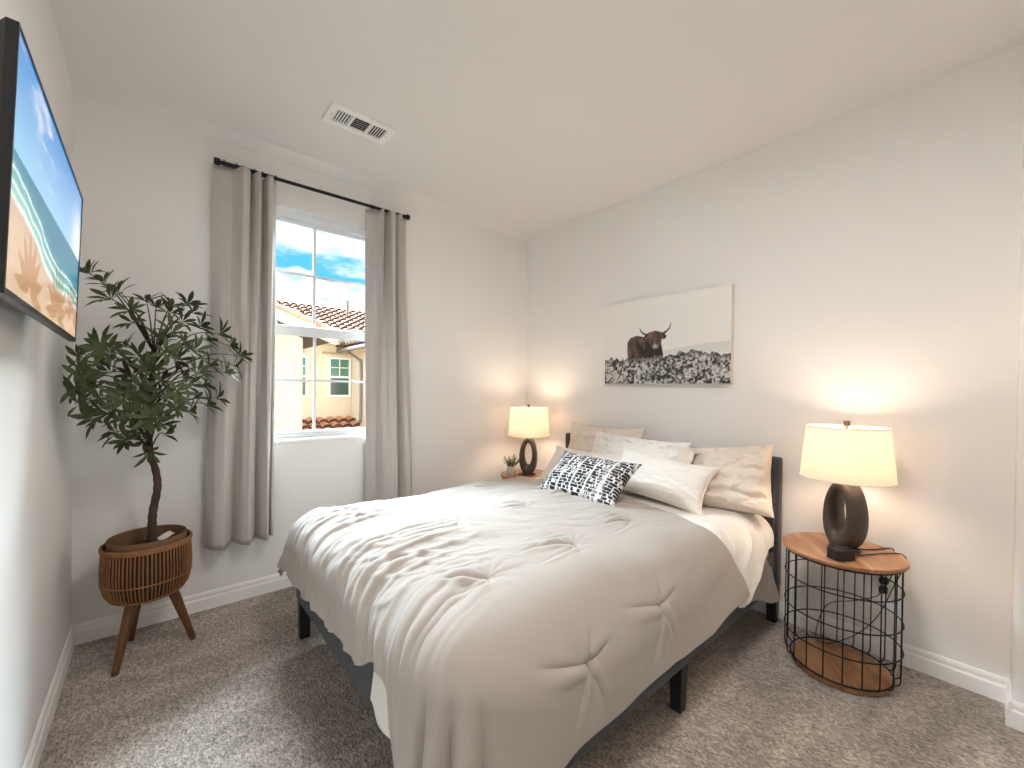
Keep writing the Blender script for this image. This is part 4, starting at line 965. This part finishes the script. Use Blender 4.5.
mh = thing('neighbour_house', 'cream stucco house with green glazed windows across the way', 'house', (0, 0, -3))
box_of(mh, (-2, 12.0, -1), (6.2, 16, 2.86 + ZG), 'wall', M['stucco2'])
for x0, x1, z0, z1 in ((4.83, 5.58, .95, 2.31), (3.35, 4.165, .95, 2.31)):
    f_ = MB(); t = .06; z0 += ZG; z1 += ZG; y0, y1 = 11.94, 12.02; zm = (z0 + z1) / 2
    f_.box((x0, y0, z0), (x0 + t, y1, z1)).box((x1 - t, y0, z0), (x1, y1, z1)).box((x0 + t, y0, z0), (x1 - t, y1, z0 + t)).box((x0 + t, y0, z1 - t), (x1 - t, y1, z1)).box((x0 + t, y0, zm - .035), (x1 - t, y1, zm + .035))
    xm_ = (x0 + x1) / 2; zu = (zm + z1) / 2 - .01
    f_.box((xm_ - .014, 11.96, zm), (xm_ + .014, 12.01, z1 - t)).box((x0 + t, 11.962, zu - .014), (x1 - t, 12.008, zu + .014))
    fo = f_.build('window', M['vinyl'], mh)
    MB().box((x0 + t, 11.985, zm), (x1 - t, 11.995, z1 - t)).build('pane', M['pane_green'], fo)
    MB().box((x0 + t, 11.985, z0 + t), (x1 - t, 11.995, zm)).build('pane', M['pane_dark'], fo)
    MB().box((x0 - .2, 11.93, z1 + .10), (x1 - .1, 12.01, z1 + .18)).build('lintel', mat('lintel_trim', srgb(176, 160, 132), .8, var=.1), mh)
MB().box((-2, 11.5, 2.72 + ZG), (6.2, 12.05, 2.86 + ZG)).build('eave_board', M['fascia'], mh)
tile_roof('roof_tiles', mh, (-2, 11.35, 2.86 + ZG), (1, 0, 0), (0, 3.7, 1.62), 34, 11, 9.6, 4.05, M['clay2'])
rc = MB(); 
for i in range(26):
    x = -2 + i * .37; v = []
    for s_, rs in ((0, 1.0), (.41, .88)):
        for k in range(9):
            an = PI * k / 8; v.append((x + s_, 15.02 - math.cos(an) * .13 * rs, 4.46 + ZG + .12 * rs * math.sin(an)))
    rc.add(v, [(k, k + 1, 10 + k, 9 + k) for k in range(8)] + [tuple(range(9))])
rc.build('ridge_tiles', M['clay2'], mh, smooth=50)
MB().tube([(6.15, 14.0, 4.1 + ZG), (6.15, 14.0, 4.75 + ZG)], .06, 10).build('vent_pipe', M['gutter'], mh, smooth=50)
# right wing with gutter and downpipe
rw = thing('house_extension', 'pale stucco extension with gutter and downpipe seen past the bedroom curtain', 'house', (0, 0, -3))
box_of(rw, (5.62, 6.0, -1), (9.5, 11.99, 2.55 + ZG), 'wall', M['stucco2'])
gt = MB().tube([(5.16, 12.1, 2.55 + ZG), (5.16, 5.8, 2.55 + ZG)], .075, 10); gt.build('gutter', M['gutter'], rw, smooth=50)
MB().box((5.2, 5.8, 2.50 + ZG), (5.62, 11.95, 2.56 + ZG)).build('soffit', M['fascia'], rw)
MB().tube(bez([(5.2, 11.2, 2.50 + ZG), (5.3, 11.15, 2.40 + ZG), (5.5, 11.0, 2.22 + ZG), (5.56, 10.95, 2.0 + ZG), (5.56, 10.95, .25 + ZG), (5.50, 10.95, .16 + ZG)], 5), .045, 10).build('downpipe', M['gutter'], rw, smooth=50)
tile_roof('roof_tiles', rw, (5.10, 12.0, 2.60 + ZG), (0, -1, 0), (3.0, 0, 1.2), 22, 8, 6.2, 3.2, M['clay2'])
# lower roof in front of the house
lr = thing('lower_roof', 'low clay tile roof below the neighbouring windows', 'roof', (0, 0, -3))
tile_roof('roof_tiles', lr, (1.5, 7.2, -1.55 + ZG), (1, 0, 0), (0, 4.8, 1.70), 13, 12, 4.2, 5.1, M['clay'])
MB().box((1.5, 7.3, -1.9 + ZG), (5.6, 11.99, -1.62 + ZG)).build('wall', M['stucco2'], lr)
struct('ground', MB().add([(-60, -60, -3.3), (60, -60, -3.3), (60, 60, -3.3), (-60, 60, -3.3)], [(0, 1, 2, 3)]), mat('outdoor_paving', srgb(150, 142, 130), .95, var=.2, vscale=.6))
